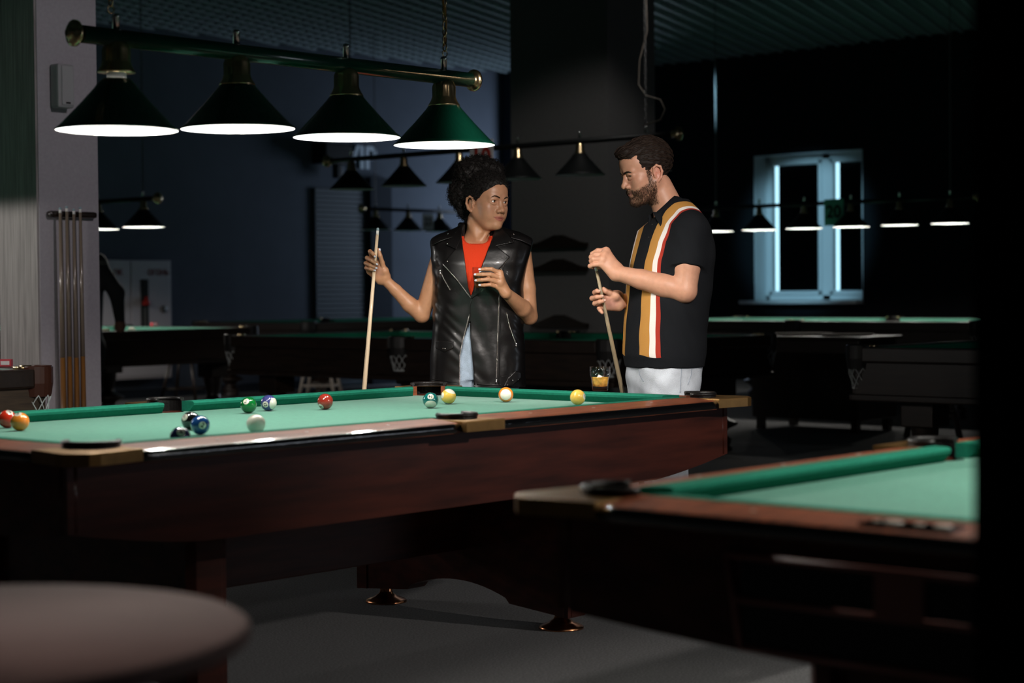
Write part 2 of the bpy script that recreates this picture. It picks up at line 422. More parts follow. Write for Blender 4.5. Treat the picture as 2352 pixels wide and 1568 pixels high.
    for sy in (1, -1):
        y0, y1 = .695*sy, .728*sy
        rings = [[Vector((x, y0, prof(x))), Vector((x, y1, prof(x))), Vector((x, y1, .762)), Vector((x, y0, .762))] for x in xs]
        MB().loft(rings, smooth=False).build('cabinet_side', M_MAHOG, T)
    for sx in (1, -1):
        x0, x1 = sorted((sx*1.385, sx*1.42))
        ys = np.linspace(-.70, .70, 21)
        e_ = MB().loft([[Vector((x0, y, .545+.035*(abs(y)/.7)**1.6)), Vector((x1, y, .545+.035*(abs(y)/.7)**1.6)), Vector((x1, y, .762)), Vector((x0, y, .762))] for y in ys], smooth=False).build('cabinet_end', M_MAHOG, T)
        for sy in (1, -1):
            MB().tube([(sx*1.395, sy*.703, .585), (sx*1.395, sy*.703, .762)], .026, 16).build('cabinet_corner', M_MAHOG, e_)
    MB().box((-1.36, -.69, .68), (1.36, .69, .722)).build('slate_underside', M_DWOOD, T)
    # framed ball rack on the foot end
    x_ = -1.421
    M_FR = mat('reddish_frame_wood', (.32, .12, .10), .45)
    br = MB().box((x_-.004, -.31, .565), (x_+.002, .31, .712)).build('ball_rack', M_BLACKW, T)
    mx = Matrix(((0, 0, 1, 0), (1, 0, 0, 0), (0, 1, 0, 0), (0, 0, 0, 1)))
    mb = MB()
    for (ya, za, yb, zb_) in ((.34, .721, -.34, .721), (.325, .645, -.325, .645), (.31, .562, -.31, .562), (.338, .721, .31, .562), (-.338, .721, -.31, .562)):
        mb.tube([(x_-.006, ya, za), (x_-.006, yb, zb_)], .0065, 6)
    mb.box((x_-.012, -.045, .648), (x_-.004, .045, .718))
    mb.build('rack_frame', M_FR, br)
    # pedestals, stretcher, feet
    for s in (1, -1):
        xa, xb = sorted((s*.752, s*.845))
        arch = [(-.525, .55), (-.525, .052), (-.255, .075)]
        arch += [(y, .075+.05*(1-(y/.255)**2)+.012) for y in np.linspace(-.235, .235, 15)]
        arch += [(.255, .075), (.525, .052), (.525, .55)]
        mx = Matrix(((0, 0, 1, 0), (1, 0, 0, 0), (0, 1, 0, 0), (0, 0, 0, 1)))
        p = MB().prism(arch, xa, xb, mx=mx).build('pedestal', M_MAHOG, T)
        for sy in (1, -1):
            mb = MB(); xc = s*.815
            ring = [(xc-.066, sy*.47), (xc-.066, sy*.505), (xc-.045, sy*.528), (xc+.045, sy*.528), (xc+.066, sy*.505), (xc+.066, sy*.47)]
            mb.prism(ring, .056, .56, .0)
            mb.build('pedestal_post', M_MAHOG, p)
            MB().lathe([(.024, .062), (.024, .042), (.028, .034), (.045, .022), (.072, .011), (.079, .005), (.079, 0), (0, 0)], 32, (s*.821, sy*.437, 0), close=False).build('foot', M_COPPER, p)
    MB().box((-.76, -.045, .25), (.76, .045, .46), .004).build('stretcher', M_MAHOG, T)
    return T
pool_a = pool_table()
tag(pool_a, 'mahogany pool table with balls on its green cloth, players standing behind', 'pool table', 'American pool tables')
pool_b = copy_tree(pool_a); pool_b.location = (-.03, -3.07, 0)
tag(pool_b, 'empty blurred pool table in front, cut off by the black wall end', 'pool table', 'American pool tables')

# ------------------------------------------------------------------ Russian billiard tables with net pockets
def net_mesh(r0, r1, h, n=9, rows=5, mi=0, r=.0022):
    mb = MB()
    for s in (1, -1):
        for k in range(n):
            pts = []
            for j in range(rows*3+1):
                t = j/(rows*3); a = 2*PI*(k/n)+s*t*rows*PI/n
                rr = (r0+(r1-r0)*t)*(1+.03*math.sin(9*a)); pts.append((rr*math.cos(a), rr*math.sin(a), -h*t))
            mb.tube(pts, r, 4, cap=False)
    mb.tube([(r1*math.cos(2*PI*k/16), r1*math.sin(2*PI*k/16), -h) for k in range(16)], r*2, 5, closed=True)
    return mb
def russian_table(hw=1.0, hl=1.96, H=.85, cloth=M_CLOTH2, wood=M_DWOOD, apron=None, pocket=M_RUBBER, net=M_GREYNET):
    """long along local y; hw, hl are outer half sizes"""
    apron = apron or wood
    T = empty('billiard_table')
    zb = H-.045
    MB().box((-hw+.12, -hl+.12, zb-.05), (hw-.12, hl-.12, zb), 0).build('bed_cloth', cloth, T)
    rw, cw = .105, .055
    def seg(x0, x1, y0, y1, ax, sgn):
        r_ = MB().box((x0, y0, H-.085), (x1, y1, H), .010).build('rail', wood, T)
        return r_
    gap = .085
    for s in (1, -1):
        for a, b in ((-hl+.13, -gap), (gap, hl-.13)):
            x0, x1 = sorted((s*(hw-rw), s*hw)); seg(x0, x1, a, b, 0, s)
            x0, x1 = sorted((s*(hw-rw-cw), s*(hw-rw)))
            MB().prism([(x0, a+(.03 if s > 0 else -.0)), (x1, a-.0), (x1, b), (x0, b-(.03 if s > 0 else 0))], zb, H-.004, .004).build('cushion', cloth, T)
        y0, y1 = sorted((s*(hl-rw), s*hl)); seg(-hw+.13, hw-.13, y0, y1, 1, s)
        y0, y1 = sorted((s*(hl-rw-cw), s*(hl-rw)))
        MB().box((-hw+.15, y0, zb), (hw-.15, y1, H-.004), .004).build('cushion', cloth, T)
    ap = MB()
    for s in (1, -1):
        x0, x1 = sorted((s*(hw-.07), s*(hw-.03))); ap.box((x0, -hl+.07, H-.27), (x1, hl-.07, H-.085), .006)
        y0, y1 = sorted((s*(hl-.07), s*(hl-.03))); ap.box((-hw+.07, y0, H-.27), (hw-.07, y1, H-.085), .006)
        x0, x1 = sorted((s*(hw-.10), s*(hw-.02))); ap.box((x0, -hl+.05, H-.305), (x1, hl-.05, H-.27), .008)
        y0, y1 = sorted((s*(hl-.10), s*(hl-.02))); ap.box((-hw+.05, y0, H-.305), (hw-.05, y1, H-.27), .008)
    ap.build('apron', apron, T)
    MB().box((-hw+.1, -hl+.1, H-.16), (hw-.1, hl-.1, H-.10)).build('slate_underside', M_DWOOD, T)
    # turned legs
    prof = [(.0, 0), (.105, 0), (.105, .02), (.085, .035), (.10, .06), (.10, .085), (.065, .11), (.06, .135), (.085, .16), (.145, .185), (.15, .205), (.10, .225), (.062, .245), (.058, .29), (.075, .36), (.082, .46), (.075, H-.31), (.0, H-.31)]
    for sx in (1, -1):
        for y in (-hl+.40, 0, hl-.40):
            lg = MB().lathe(prof, 20, (sx*(hw-.24), y, 0), close=False)
            lg.box((sx*(hw-.24)-.10, y-.10, H-.45), (sx*(hw-.24)+.10, y+.10, H-.16), .008)
            lg.build('leg', wood, T)
    # pockets
    for sx in (1, -1):
        for sy, cy in ((1, hl-.085), (0, 0.), (-1, -hl+.085)):
            cx = sx*(hw-.085) if sy else sx*(hw-.045)
            a0 = {(1, 1): 45, (1, -1): -45, (-1, 1): 135, (-1, -1): 225, (1, 0): 0, (-1, 0): 180}[(sx, sy)]
            mb = MB(); r = .078
            A = arc((cx, cy), r, a0-105, a0+105, 14)
            mb.loft([[Vector((x, y, H-.125)), Vector((x, y, H+.006)), Vector((cx+(x-cx)*1.14, cy+(y-cy)*1.14, H+.008)), Vector((cx+(x-cx)*1.14, cy+(y-cy)*1.14, H-.065)), Vector((cx+(x-cx)*1.02, cy+(y-cy)*1.02, H-.125))] for x, y in A], smooth=False)
            mb.tube([(x, y, H+.006) for x, y in A], .009, 6)
            pk = mb.build('pocket', pocket, T)
            nb = net_mesh(.078, .050, .115, 10, 3, r=.0030)
            for v in nb.bm.verts: v.co += Vector((cx, cy, H-.118))
            nb.build('net', net, pk)
            for s2 in (-1, 1):
                mb = MB()
                p0 = A[0] if s2 < 0 else A[-1]
                d = Vector((math.cos(math.radians(a0+105*s2)), math.sin(math.radians(a0+105*s2)), 0)); t = Vector((-d.y, d.x, 0))*-s2
                q = Vector((p0[0], p0[1], H+.006)); mb.tube([q, q-t*.055], [.007, .0085], 8)
                mb.build('pocket_bracket', M_BRASS, pk)
    return T
GRP = 'Russian billiard tables'
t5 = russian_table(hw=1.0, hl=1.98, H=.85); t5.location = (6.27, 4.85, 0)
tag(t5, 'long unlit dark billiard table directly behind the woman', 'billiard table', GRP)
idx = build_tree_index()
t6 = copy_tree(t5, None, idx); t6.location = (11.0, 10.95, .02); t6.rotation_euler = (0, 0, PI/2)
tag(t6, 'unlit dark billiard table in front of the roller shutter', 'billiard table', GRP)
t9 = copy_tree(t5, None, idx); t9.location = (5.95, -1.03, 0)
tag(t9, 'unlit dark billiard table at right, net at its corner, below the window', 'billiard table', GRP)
t10 = russian_table(hw=1.0, hl=1.98, H=.88, cloth=M_CLOTH, wood=M_DWOOD); t10.location = (11.7, 5.0, 0)
tag(t10, 'lit billiard table under the row of small lamps before the window', 'billiard table', GRP)
t4 = copy_tree(t10, None, build_tree_index()); t4.location = (5.78, 10.06, 0)
tag(t4, 'lit billiard table before the white fire cabinet with a white ball', 'billiard table', GRP)
t3 = russian_table(hw=1.0, hl=1.98, H=.85, cloth=M_CLOTH, wood=M_DWOOD, apron=M_DWOOD2, pocket=M_BROWNL, net=M_NET); t3.location = (-.22, 4.47, 0)
tag(t3, 'corner of lit billiard table with brown leather pocket beside the cue rack', 'billiard table', GRP)

# ------------------------------------------------------------------ lamp bars
def lamp_bar(xs, zr, half, shade_mat, bar_mat, lit, R=.1825, drop=.245, chain_x=(), chain_top=4.2, watt=0, main=False, cord_at=None, tilt=None, number=None, knobs=(1, 1)):
    """bar along local x; xs are shade places, zr the rim height; the root sits at the rim height below the bar"""
    T = empty('billiard_lamp_bar')
    zb = drop
    MB().tube([(-half, 0, zb), (half, 0, zb)], .027 if main else .02, 16).build('bar', bar_mat, T)
    for s, on in zip((-1, 1), knobs):
        if not on: continue
        mx = Matrix.Rotation(PI/2*s, 4, 'Y'); k = .8 if not main else .64
        prof = [(.0, -.035), (.034, -.035), (.036, 0), (.034, .012), (.05, .016), (.062, .028), (.062, .040), (.045, .052), (.030, .056), (.028, .066), (.016, .074), (0, .076)]
        MB().lathe([(r*k, z*k) for r, z in prof], 24, (s*half, 0, zb), mx).build('end_knob', M_BRASS, T)
    for i, x in enumerate(xs):
        h = .155; dz0 = -.033 if (main and i == 0) else 0.
        rot = Matrix.Rotation(tilt[i], 4, 'Y') @ Matrix.Rotation(tilt[i]*.5, 4, 'X') if tilt else Matrix.Identity(4)
        def place(o_):
            o_.matrix_local = Matrix.Translation((x, 0, zb)) @ rot @ Matrix.Translation((0, 0, -zb))
        mb = MB()
        out = [(R, 0), (R+.0015, .003), (R*.93, .014), (R*.60, .078), (R*.36, .128), (.052, .146), (.042, h)]
        inn = [(r-.004, z-.001) for r, z in out[1:]][::-1]
        mb.lathe(out, 48, close=False, mi=0); mb.lathe([(.041, h)]+inn[1:]+[(R-.001, 0)], 48, close=False, mi=1)
        for v in mb.bm.verts: v.co.z += dz0
        sh_ = mb.build('shade', [shade_mat, M_SHADEIN], T, fix=False); place(sh_)
        mb = MB()
        if main:
            zk = (lambda v: v)
            mb.lathe([(r_, zk(z_)) for r_, z_ in [(.030, zb-.014), (.036, zb-.02), (.040, zb-.035), (.040, zb-.070), (.044, zb-.076), (.047, zb-.085), (.056, zb-.100), (.058, zb-.104), (.0, zb-.104)]], 40, flute=(10, .07, zb-.071, zb-.024), close=False)
        else:
            mb.lathe([(.018, zb-.01), (.030, zb-.03), (.030, zb-.065), (.042, zb-.085), (.042, zb-.094), (.0, zb-.094)], 20, close=False)
        mb.build('shade_holder', M_BRASS, sh_)
        if main and i == 0: MB().lathe([(.030, h+dz0-.006), (.030, h+dz0+.004), (.027, h+dz0+.005), (.030, h+dz0+.008), (.027, h+dz0+.010), (.030, h+dz0+.013), (.026, zb-.100)], 24).build('lamp_socket', M_SOCKET, sh_)
        MB().lathe([(r_, z_+dz0) for r_, z_ in [(0, .052), (.016, .056), (.024, .07), (.022, .088), (.014, .10), (.012, .13)]], 16).build('bulb', M_BULB if lit else M_BULBOFF, sh_)
        if main or True:
            MB().lathe([(.011, zb+.024), (.011, zb+.062), (.0125, zb+.064), (.009, zb+.072), (.0, zb+.074)], 16, (x, 0, 0)).build('finial', M_CHROME, T)
        if lit and watt:
            l = bpy.data.lights.new('lamp_light', 'SPOT'); l.energy = watt; l.color = (1, .95, .87); l.shadow_soft_size = .028
            l.spot_size = math.radians(164); l.spot_blend = .1
            o = bpy.data.objects.new('lamp_light', l); COL.objects.link(o); o.parent = sh_; o.location = (0, 0, .046+dz0)
            l2 = bpy.data.lights.new('lamp_glow', 'POINT'); l2.energy = watt*.06; l2.color = (1, .97, .92); l2.shadow_soft_size = .02
            o = bpy.data.objects.new('lamp_glow', l2); COL.objects.link(o); o.parent = sh_; o.location = (0, 0, .040+dz0)
    for x in chain_x:
        mb = MB(); z = zb+.076; k = 0; L = .034 if main else .04; wire = .0028 if main else .003
        top = chain_top
        mb.tube([(x+.012*math.cos(2*PI*q/12), 0, z+.008+.012*math.sin(2*PI*q/12)) for q in range(12)], .002, 5, closed=True)
        z += .018
        while z < top:
            pts = []
            for q in range(10):
                a = 2*PI*q/10; px_, pz_ = .0085*math.cos(a), (L*.5)*math.sin(a)
                pts.append((x+(px_ if k % 2 else 0), 0 if k % 2 else px_, z+L*.4+pz_))
            mb.tube(pts, wire, 5, closed=True); z += L*.78; k += 1
        ch = mb.build('chain', M_BRASS if main else M_CHAIN, T)
        if main: MB().tube([(x+.006*math.sin(j*.9), .006*math.cos(j*.9), zb+.11+j*.03) for j in range(int((top-zb-.11)/.03))], .0045, 6).build('cord', M_AMBERCORD, ch)
    T.location = (0, 0, zr)
    return T
LG = 'billiard lamp bars'
main_lamp = lamp_bar([-.717, -.250, .230, .709], 1.70, .845, M_SHADE, M_BARG, True, chain_x=(-.735, .715), chain_top=2.6, watt=26, main=True, tilt=[.004, -.006, .003, .002])
main_lamp.location = (0, 0, 1.707)
tag(main_lamp, 'green lamp bar with four lit green shades over the ball-strewn pool table', 'lamp', LG)
nb_lamp = copy_tree(main_lamp, None, build_tree_index()); nb_lamp.location = (-.03, -3.07, 1.70)
for c in [o for o in bpy.data.objects if o.type == 'LIGHT' and o.parent and o.parent.parent == nb_lamp]:
    c.data = c.data.copy()
    if c.data.type == 'SPOT': c.data.spot_size = math.radians(112); c.data.energy = 22
tag(nb_lamp, 'green lamp bar lighting the blurred pool table in front', 'lamp', LG)
def number_sign(txt, size, plate, ink, wdt, hgt):
    T = MB().box((-wdt/2, -.004, -hgt/2), (wdt/2, .004, hgt/2), .002).build('number_sign', plate)
    me = text_mesh(txt, size, .001); me.transform(Matrix.Translation((0, -.0052, 0)) @ Matrix.Rotation(PI/2, 4, 'X'))
    link('sign_number', me, ink, T); return T
M_PLW = mat('pale_sign_plate', (.62, .60, .60), .6); M_PLG = mat('green_sign_plate', (.12, .40, .30), .6); M_RED = mat('red_ink', (.40, .03, .015), .6); M_BLK = mat('black_ink', (.006, .006, .006), .6); M_PLD = mat('dim_sign_plate', (.70, .67, .70), .6); M_MAR = mat('maroon_ink', (.07, .01, .015), .6)
# bar with sign 10, over the table behind the woman
b = lamp_bar([-1.5, -.9, -.3, .3, .9, 1.5], 2.02, 1.76, M_BLACKSH, M_BLACKSH, False, chain_x=(-1.5, 1.5), drop=.245)
b.location = (6.22, 4.80, 2.02); b.rotation_euler = (0, 0, -PI/2)
tag(b, 'black lamp bar with unlit black shades between the woman and the man', 'lamp', LG)
s_ = number_sign('10', .20, M_PLW, M_RED, .24, .28); s_.location = (6.19, 4.84, 2.19); s_.rotation_euler = (0, 0, -PI/2)
tag(s_, 'pale sign with a red number hanging above the woman', 'sign')
cr = MB().tube([Vector((6.22, 3.30, 0))+Vector((0, dy, z)) for dy, z in ((.02, 2.34), (-.13, 2.37), (-.17, 2.44), (-.13, 2.51), (0, 2.55), (.06, 2.63), (.05, 2.8), (-.02, 3.0), (-.01, 3.3), (.01, 4.2))], .0055, 6).build('lamp_cord', M_CORD, None)
tag(cr, 'thin pale electric cord curling beside the chain above the man', 'cord')
# bar with sign 20, lit, by the window
b = lamp_bar([-1.35, -.81, -.27, .27, .81, 1.35], 1.79, 1.62, M_BLACKSH, M_BLACKSH, True, chain_x=(-1.35, 1.35), watt=22)
b.location = (11.7, 5.22, 1.79); b.rotation_euler = (0, 0, -PI/2)
tag(b, 'row of small lit lamps hanging in front of the window', 'lamp', LG)
s_ = number_sign('20', .17, M_PLG, M_BLK, .22, .26); s_.location = (11.66, 5.12, 1.94); s_.rotation_euler = (0, 0, -PI/2)
tag(s_, 'green sign with black number 20 hanging before the window', 'sign')
# bar with sign 23, far back
b = lamp_bar([-.81, -.27, .27, .81], 1.92, 1.02, M_BLACKSH, M_BLACKSH, False, chain_x=(-.81,))
b.location = (11.82, 10.95, 1.92)
tag(b, 'far unlit lamp bar beside the raised cue tip of the woman', 'lamp', LG)
s_ = number_sign('23', .13, M_PLD, M_MAR, .19, .20); s_.location = (11.82, 10.88, 2.03)
tag(s_, 'dim sign with dark number 23 on the far lamp bar', 'sign')
# bar over the far left table, lit
b = lamp_bar([-1.65, -.99, -.33, .33, .99, 1.65], 1.77, 1.83, M_BLACKSH, M_BLACKSH, True, chain_x=(1.65,), watt=20)
b.location = (5.78, 10.12, 1.77); b.rotation_euler = (0, 0, -PI/2)
tag(b, 'lit lamp bar partly hidden by the grey pillar, above the fire cabinet', 'lamp', LG)
# ------------------------------------------------------------------ smooth bodies: a small distance-field modeller
def nrm(v): v = np.asarray(v, float); return v/np.linalg.norm(v)
class Field:
    """smooth union of tapered limbs and ellipsoids, turned into a mesh by surface nets"""
    def __init__(s): s.ops = []
    def seg(s, a, b, ra, rb=None, k=.01, op='u'):
        a = np.array(a, np.float32); b = np.array(b, np.float32); rb = ra if rb is None else rb
        m = max(ra, rb); lo = np.minimum(a, b)-m; hi = np.maximum(a, b)+m; ba = b-a; L2 = max(float(ba@ba), 1e-9)
        def f(P):
            q = P-a; h = np.clip((q@ba)/L2, 0, 1)
            return np.linalg.norm(q-h[..., None]*ba, axis=-1)-(ra+(rb-ra)*h)
        s.ops.append((op, f, lo, hi, k)); return s
    def chain(s, pts, rs, k=.01, op='u'):
        for i in range(len(pts)-1): s.seg(pts[i], pts[i+1], rs[i], rs[i+1], k, op)
        return s
    def ell(s, c, r, k=.01, M=None, op='u'):
        c = np.array(c, np.float32); r = np.array(r, np.float32); R_ = max(r); M_ = None if M is None else np.array(M, np.float32)
        def f(P):
            q = P-c
            if M_ is not None: q = q@M_
            k0 = np.linalg.norm(q/r, axis=-1); k1 = np.linalg.norm(q/(r*r), axis=-1)
            return k0*(k0-1)/np.maximum(k1, 1e-6)
        s.ops.append((op, f, c-R_, c+R_, k)); return s
    def fn(s, f, lo, hi, k=.01, op='u'):
        s.ops.append((op, f, np.array(lo, np.float32), np.array(hi, np.float32), k)); return s
    def add(s, other): s.ops += other.ops; return s
    def grid(s, lo, hi, h):
        lo = np.array(lo, np.float32); n = np.ceil((np.array(hi)-lo)/h).astype(int)+1
        d = np.full(n, 1.0, np.float32)
        for op, f, a, b, k in s.ops:
            pad = k+3.5*h
            if op == 'i': i0 = np.zeros(3, int); i1 = n
            else:
                i0 = np.clip(np.floor((a-pad-lo)/h).astype(int), 0, n); i1 = np.clip(np.ceil((b+pad-lo)/h).astype(int)+1, 0, n)
            if np.any(i1 <= i0): continue
            ax = [lo[j]+h*np.arange(i0[j], i1[j], dtype=np.float32) for j in range(3)]
            P = np.stack(np.meshgrid(*ax, indexing='ij'), -1)
            sl = tuple(slice(i0[j], i1[j]) for j in range(3)); A = d[sl]; B = f(P).astype(np.float32)
            if op == 'u':
                t = np.clip(.5+.5*(A-B)/k, 0, 1); d[sl] = A+(B-A)*t-k*t*(1-t)
            else:
                if op == 's': B = -B
                t = np.clip(.5-.5*(A-B)/k, 0, 1); d[sl] = A+(B-A)*t+k*t*(1-t)
        return d, lo
    def mesh(s, lo, hi, h, pad=True):
        d, lo = s.grid(lo, hi, h)
        if pad: d = np.pad(d, 1, constant_values=1.0); lo = lo-h
        return surface_nets(d, lo, h)
def surface_nets(d, lo, h):
    sg = d < 0; n = np.array(d.shape)
    c = [sg[i:n[0]-1+i, j:n[1]-1+j, k:n[2]-1+k] for i in (0, 1) for j in (0, 1) for k in (0, 1)]
    cnt = sum(x.astype(np.int8) for x in c); act = (cnt > 0) & (cnt < 8)
    ids = np.full(act.shape, -1, np.int64); I = np.argwhere(act); ids[act] = np.arange(len(I))
    acc = np.zeros((len(I), 3)); num = np.zeros(len(I))
    cor = [(i, j, k) for i in (0, 1) for j in (0, 1) for k in (0, 1)]
    val = {q: d[I[:, 0]+q[0], I[:, 1]+q[1], I[:, 2]+q[2]].astype(float) for q in cor}
    for q in cor:
        for ax in range(3):
            if q[ax] == 0:
                q2 = tuple(q[j]+(1 if j == ax else 0) for j in range(3)); a, b = val[q], val[q2]
                m = (a < 0) != (b < 0)
                t = np.where(m, a/np.where(m, a-b, 1), 0)
                p = np.zeros((len(I), 3))+np.array(q); p[:, ax] += t
                acc[m] += p[m]; num[m] += 1
    V = (I+acc/num[:, None])*h+lo
    quads = []
    for ax in range(3):
        o1, o2 = [(1, 2), (2, 0), (0, 1)][ax]
        s0 = [slice(None)]*3; s1 = [slice(None)]*3; s0[ax] = slice(0, -1); s1[ax] = slice(1, None)
        A = sg[tuple(s0)]; B = sg[tuple(s1)]; E_ = np.argwhere(A != B)
        ok = (E_[:, o1] > 0) & (E_[:, o2] > 0) & (E_[:, o1] < n[o1]-1) & (E_[:, o2] < n[o2]-1); E_ = E_[ok]
        fl = A[E_[:, 0], E_[:, 1], E_[:, 2]]
        def cell(u, v):
            q = E_.copy(); q[:, o1] -= u; q[:, o2] -= v; return ids[q[:, 0], q[:, 1], q[:, 2]]
        Q = np.stack([cell(1, 1), cell(0, 1), cell(0, 0), cell(1, 0)], 1)
        Q[~fl] = Q[~fl][:, ::-1]; quads.append(Q)
    Q = np.concatenate(quads); return V, Q[(Q >= 0).all(1)]
def np_mesh(name, V, Q, m=None, parent=None, attrs=None):
    me = bpy.data.meshes.new(name); me.vertices.add(len(V)); me.vertices.foreach_set('co', np.asarray(V, np.float32).ravel())
    me.loops.add(Q.size); me.loops.foreach_set('vertex_index', Q.ravel().astype(np.int32)); me.polygons.add(len(Q))
    me.polygons.foreach_set('loop_start', np.arange(0, Q.size, 4, dtype=np.int32)); me.polygons.foreach_set('loop_total', np.full(len(Q), 4, np.int32))
    me.polygons.foreach_set('use_smooth', np.ones(len(Q), bool)); me.update(calc_edges=True)
    for an, (typ, arr) in (attrs or {}).items():
        at_ = me.attributes.new(an, typ, 'POINT')
        at_.data.foreach_set('color' if typ == 'FLOAT_COLOR' else 'value', np.asarray(arr, np.float32).ravel())
    return link(name, me, m, parent)
def join_nets(parts):
    """several nets of one field (a fine one inside its box, coarse ones outside) as one vertex and face list"""
    V = []; Q = []; o = 0
    for v, q in parts: V.append(v); Q.append(q+o); o += len(v)
    return np.concatenate(V), np.concatenate(Q)
def drop_inside(V, Q, boxes):
    c = V[Q].mean(1); keep = np.ones(len(Q), bool)
    for lo, hi in boxes: keep &= ~np.all((c > np.array(lo)) & (c < np.array(hi)), axis=1)
    return V, Q[keep]
def poly_sdf(poly, X, Z):
    """signed distance to a 2D polygon, negative inside"""
    P = np.array(poly, np.float32); d = np.full(X.shape, 1e9, np.float32); ins = np.zeros(X.shape, bool); n = len(P)
    for i in range(n):
        a, b = P[i], P[i-1]; e = b-a; wx_, wz_ = X-a[0], Z-a[1]
        t = np.clip((wx_*e[0]+wz_*e[1])/max(float(e@e), 1e-12), 0, 1)
        d = np.minimum(d, (wx_-e[0]*t)**2+(wz_-e[1]*t)**2)
        cnd = ((P[i][1] > Z) != (P[i-1][1] > Z)) & (X < (P[i-1][0]-P[i][0])*(Z-P[i][1])/(P[i-1][1]-P[i][1]+1e-12)+P[i][0]); ins ^= cnd
    d = np.sqrt(d); return np.where(ins, -d, d)
class Stack:
    """upright body of superelliptic slices: rows of (z, x centre, y centre, half width, half depth)"""
    def __init__(s, rows, p=2.4):
        r = np.array(sorted(rows)); z = np.arange(r[0, 0], r[-1, 0]+.001, .002); c = np.stack([np.interp(z, r[:, 0], r[:, j]) for j in range(1, 5)], 1)
        kx = np.arange(-12, 13); kw = np.exp(-(kx/5.)**2); kw /= kw.sum()
        c = np.stack([np.convolve(np.pad(c[:, j], 12, mode='reflect', reflect_type='odd'), kw, mode='valid') for j in range(4)], 1)
        s.z = z.astype(np.float32); s.r = np.concatenate([z[:, None], c], 1).astype(np.float32); s.p = p
    def par(s, Z): return [np.interp(Z, s.z, s.r[:, j]) for j in (1, 2, 3, 4)]
    def f(s, off=0., M=None, o=None, cap=True):
        def g(P):
            q = P if M is None else (P-o)@M
            cx, cy, w_, dp = s.par(q[..., 2]); w_ = w_+off; dp = dp+off
            e = ((np.abs(q[..., 0]-cx)/w_)**s.p+(np.abs(q[..., 1]-cy)/dp)**s.p)**(1/s.p)
            d = (e-1)*np.minimum(w_, dp)
            return np.maximum(d, np.maximum(s.z[0]-q[..., 2], q[..., 2]-s.z[-1])) if cap else d
        return g
    def front(s, x, z, off=0.):
        """y of the front surface (towards -y)"""
        cx, cy, w_, dp = [float(v) for v in s.par(z)]; w_ += off; dp += off
        return cy-dp*max(0, 1-(abs(x-cx)/w_)**s.p)**(1/s.p)
    def box(s, pad=.03):
        r = s.r; return ((r[:, 1]-r[:, 3]).min()-pad, (r[:, 2]-r[:, 4]).min()-pad, r[:, 0].min()-pad), ((r[:, 1]+r[:, 3]).max()+pad, (r[:, 2]+r[:, 4]).max()+pad, r[:, 0].max()+pad)
class Person:
    """local frame: x to the camera's right, y away from the camera, z up, standing on the floor"""
    def __init__(s, name, x, y, label, group=None):
        s.O = np.array([x, y, 0.]); s.ex = nrm([CR[0], CR[1], 0]); s.ey = np.array([-s.ex[1], s.ex[0], 0])
        s.root = empty(name, (x, y, 0), math.atan2(s.ex[1], s.ex[0])); tag(s.root, label, 'person', group)
        s.D0 = float((s.O-CAM+np.array([0, 0, 1.2]))@CF)
    def loc(s, px, py, b=0.):
        """photo pixel at b metres in front of the body's axis -> local point"""
        w_ = at(px, py, s.D0-b)-s.O; return np.array([w_@s.ex, w_@s.ey, w_[2]])
    def xz(s, px, py, b=0.): p = s.loc(px, py, b); return (p[0], p[2])
def skin_mat(name, base, rough=.45):
    m = bpy.data.materials.new(name); m.use_nodes = True; nt = m.node_tree; b = nt.nodes['Principled BSDF']
    at_ = nt.nodes.new('ShaderNodeAttribute'); at_.attribute_name = 'tone'
    tc = nt.nodes.new('ShaderNodeTexCoord'); n = nt.nodes.new('ShaderNodeTexNoise'); n.inputs['Scale'].default_value = 60; n.inputs['Detail'].default_value = 5
    nt.links.new(tc.outputs['Object'], n.inputs['Vector'])
    r = nt.nodes.new('ShaderNodeMapRange'); r.inputs['To Min'].default_value = .86; r.inputs['To Max'].default_value = 1.12
    nt.links.new(n.outputs['Fac'], r.inputs['Value'])
    mx = nt.nodes.new('ShaderNodeVectorMath'); mx.operation = 'SCALE'; nt.links.new(at_.outputs['Color'], mx.inputs[0]); nt.links.new(r.outputs[0], mx.inputs['Scale'])
    nt.links.new(mx.outputs[0], b.inputs['Base Color'])
    b.inputs['Roughness'].default_value = rough; b.inputs['Subsurface Weight'].default_value = .08; b.inputs['Subsurface Radius'].default_value = (.012, .005, .003)
    b.inputs['Subsurface Scale'].default_value = .3; b.inputs['Specular IOR Level'].default_value = .4
    bp = nt.nodes.new('ShaderNodeBump'); bp.inputs['Strength'].default_value = .08; bp.inputs['Distance'].default_value = .004
    n2 = nt.nodes.new('ShaderNodeTexNoise'); n2.inputs['Scale'].default_value = 350; nt.links.new(tc.outputs['Object'], n2.inputs['Vector'])
    nt.links.new(n2.outputs['Fac'], bp.inputs['Height']); nt.links.new(bp.outputs[0], b.inputs['Normal'])
    return m
def head_frame(yaw, pitch, roll=0.):
    """columns: forward, left, up in the local frame; yaw 0 faces the camera, + turns to the camera's right; pitch + looks down"""
    f = np.array([math.sin(yaw)*math.cos(pitch), -math.cos(yaw)*math.cos(pitch), -math.sin(pitch)])
    l = np.array([math.cos(yaw), math.sin(yaw), 0.]); u_ = np.cross(f, l)
    if np.dot(u_, [0, 0, 1]) < 0: u_ = -u_
    c, s_ = math.cos(roll), math.sin(roll)
    return f, c*l+s_*u_, c*u_-s_*l
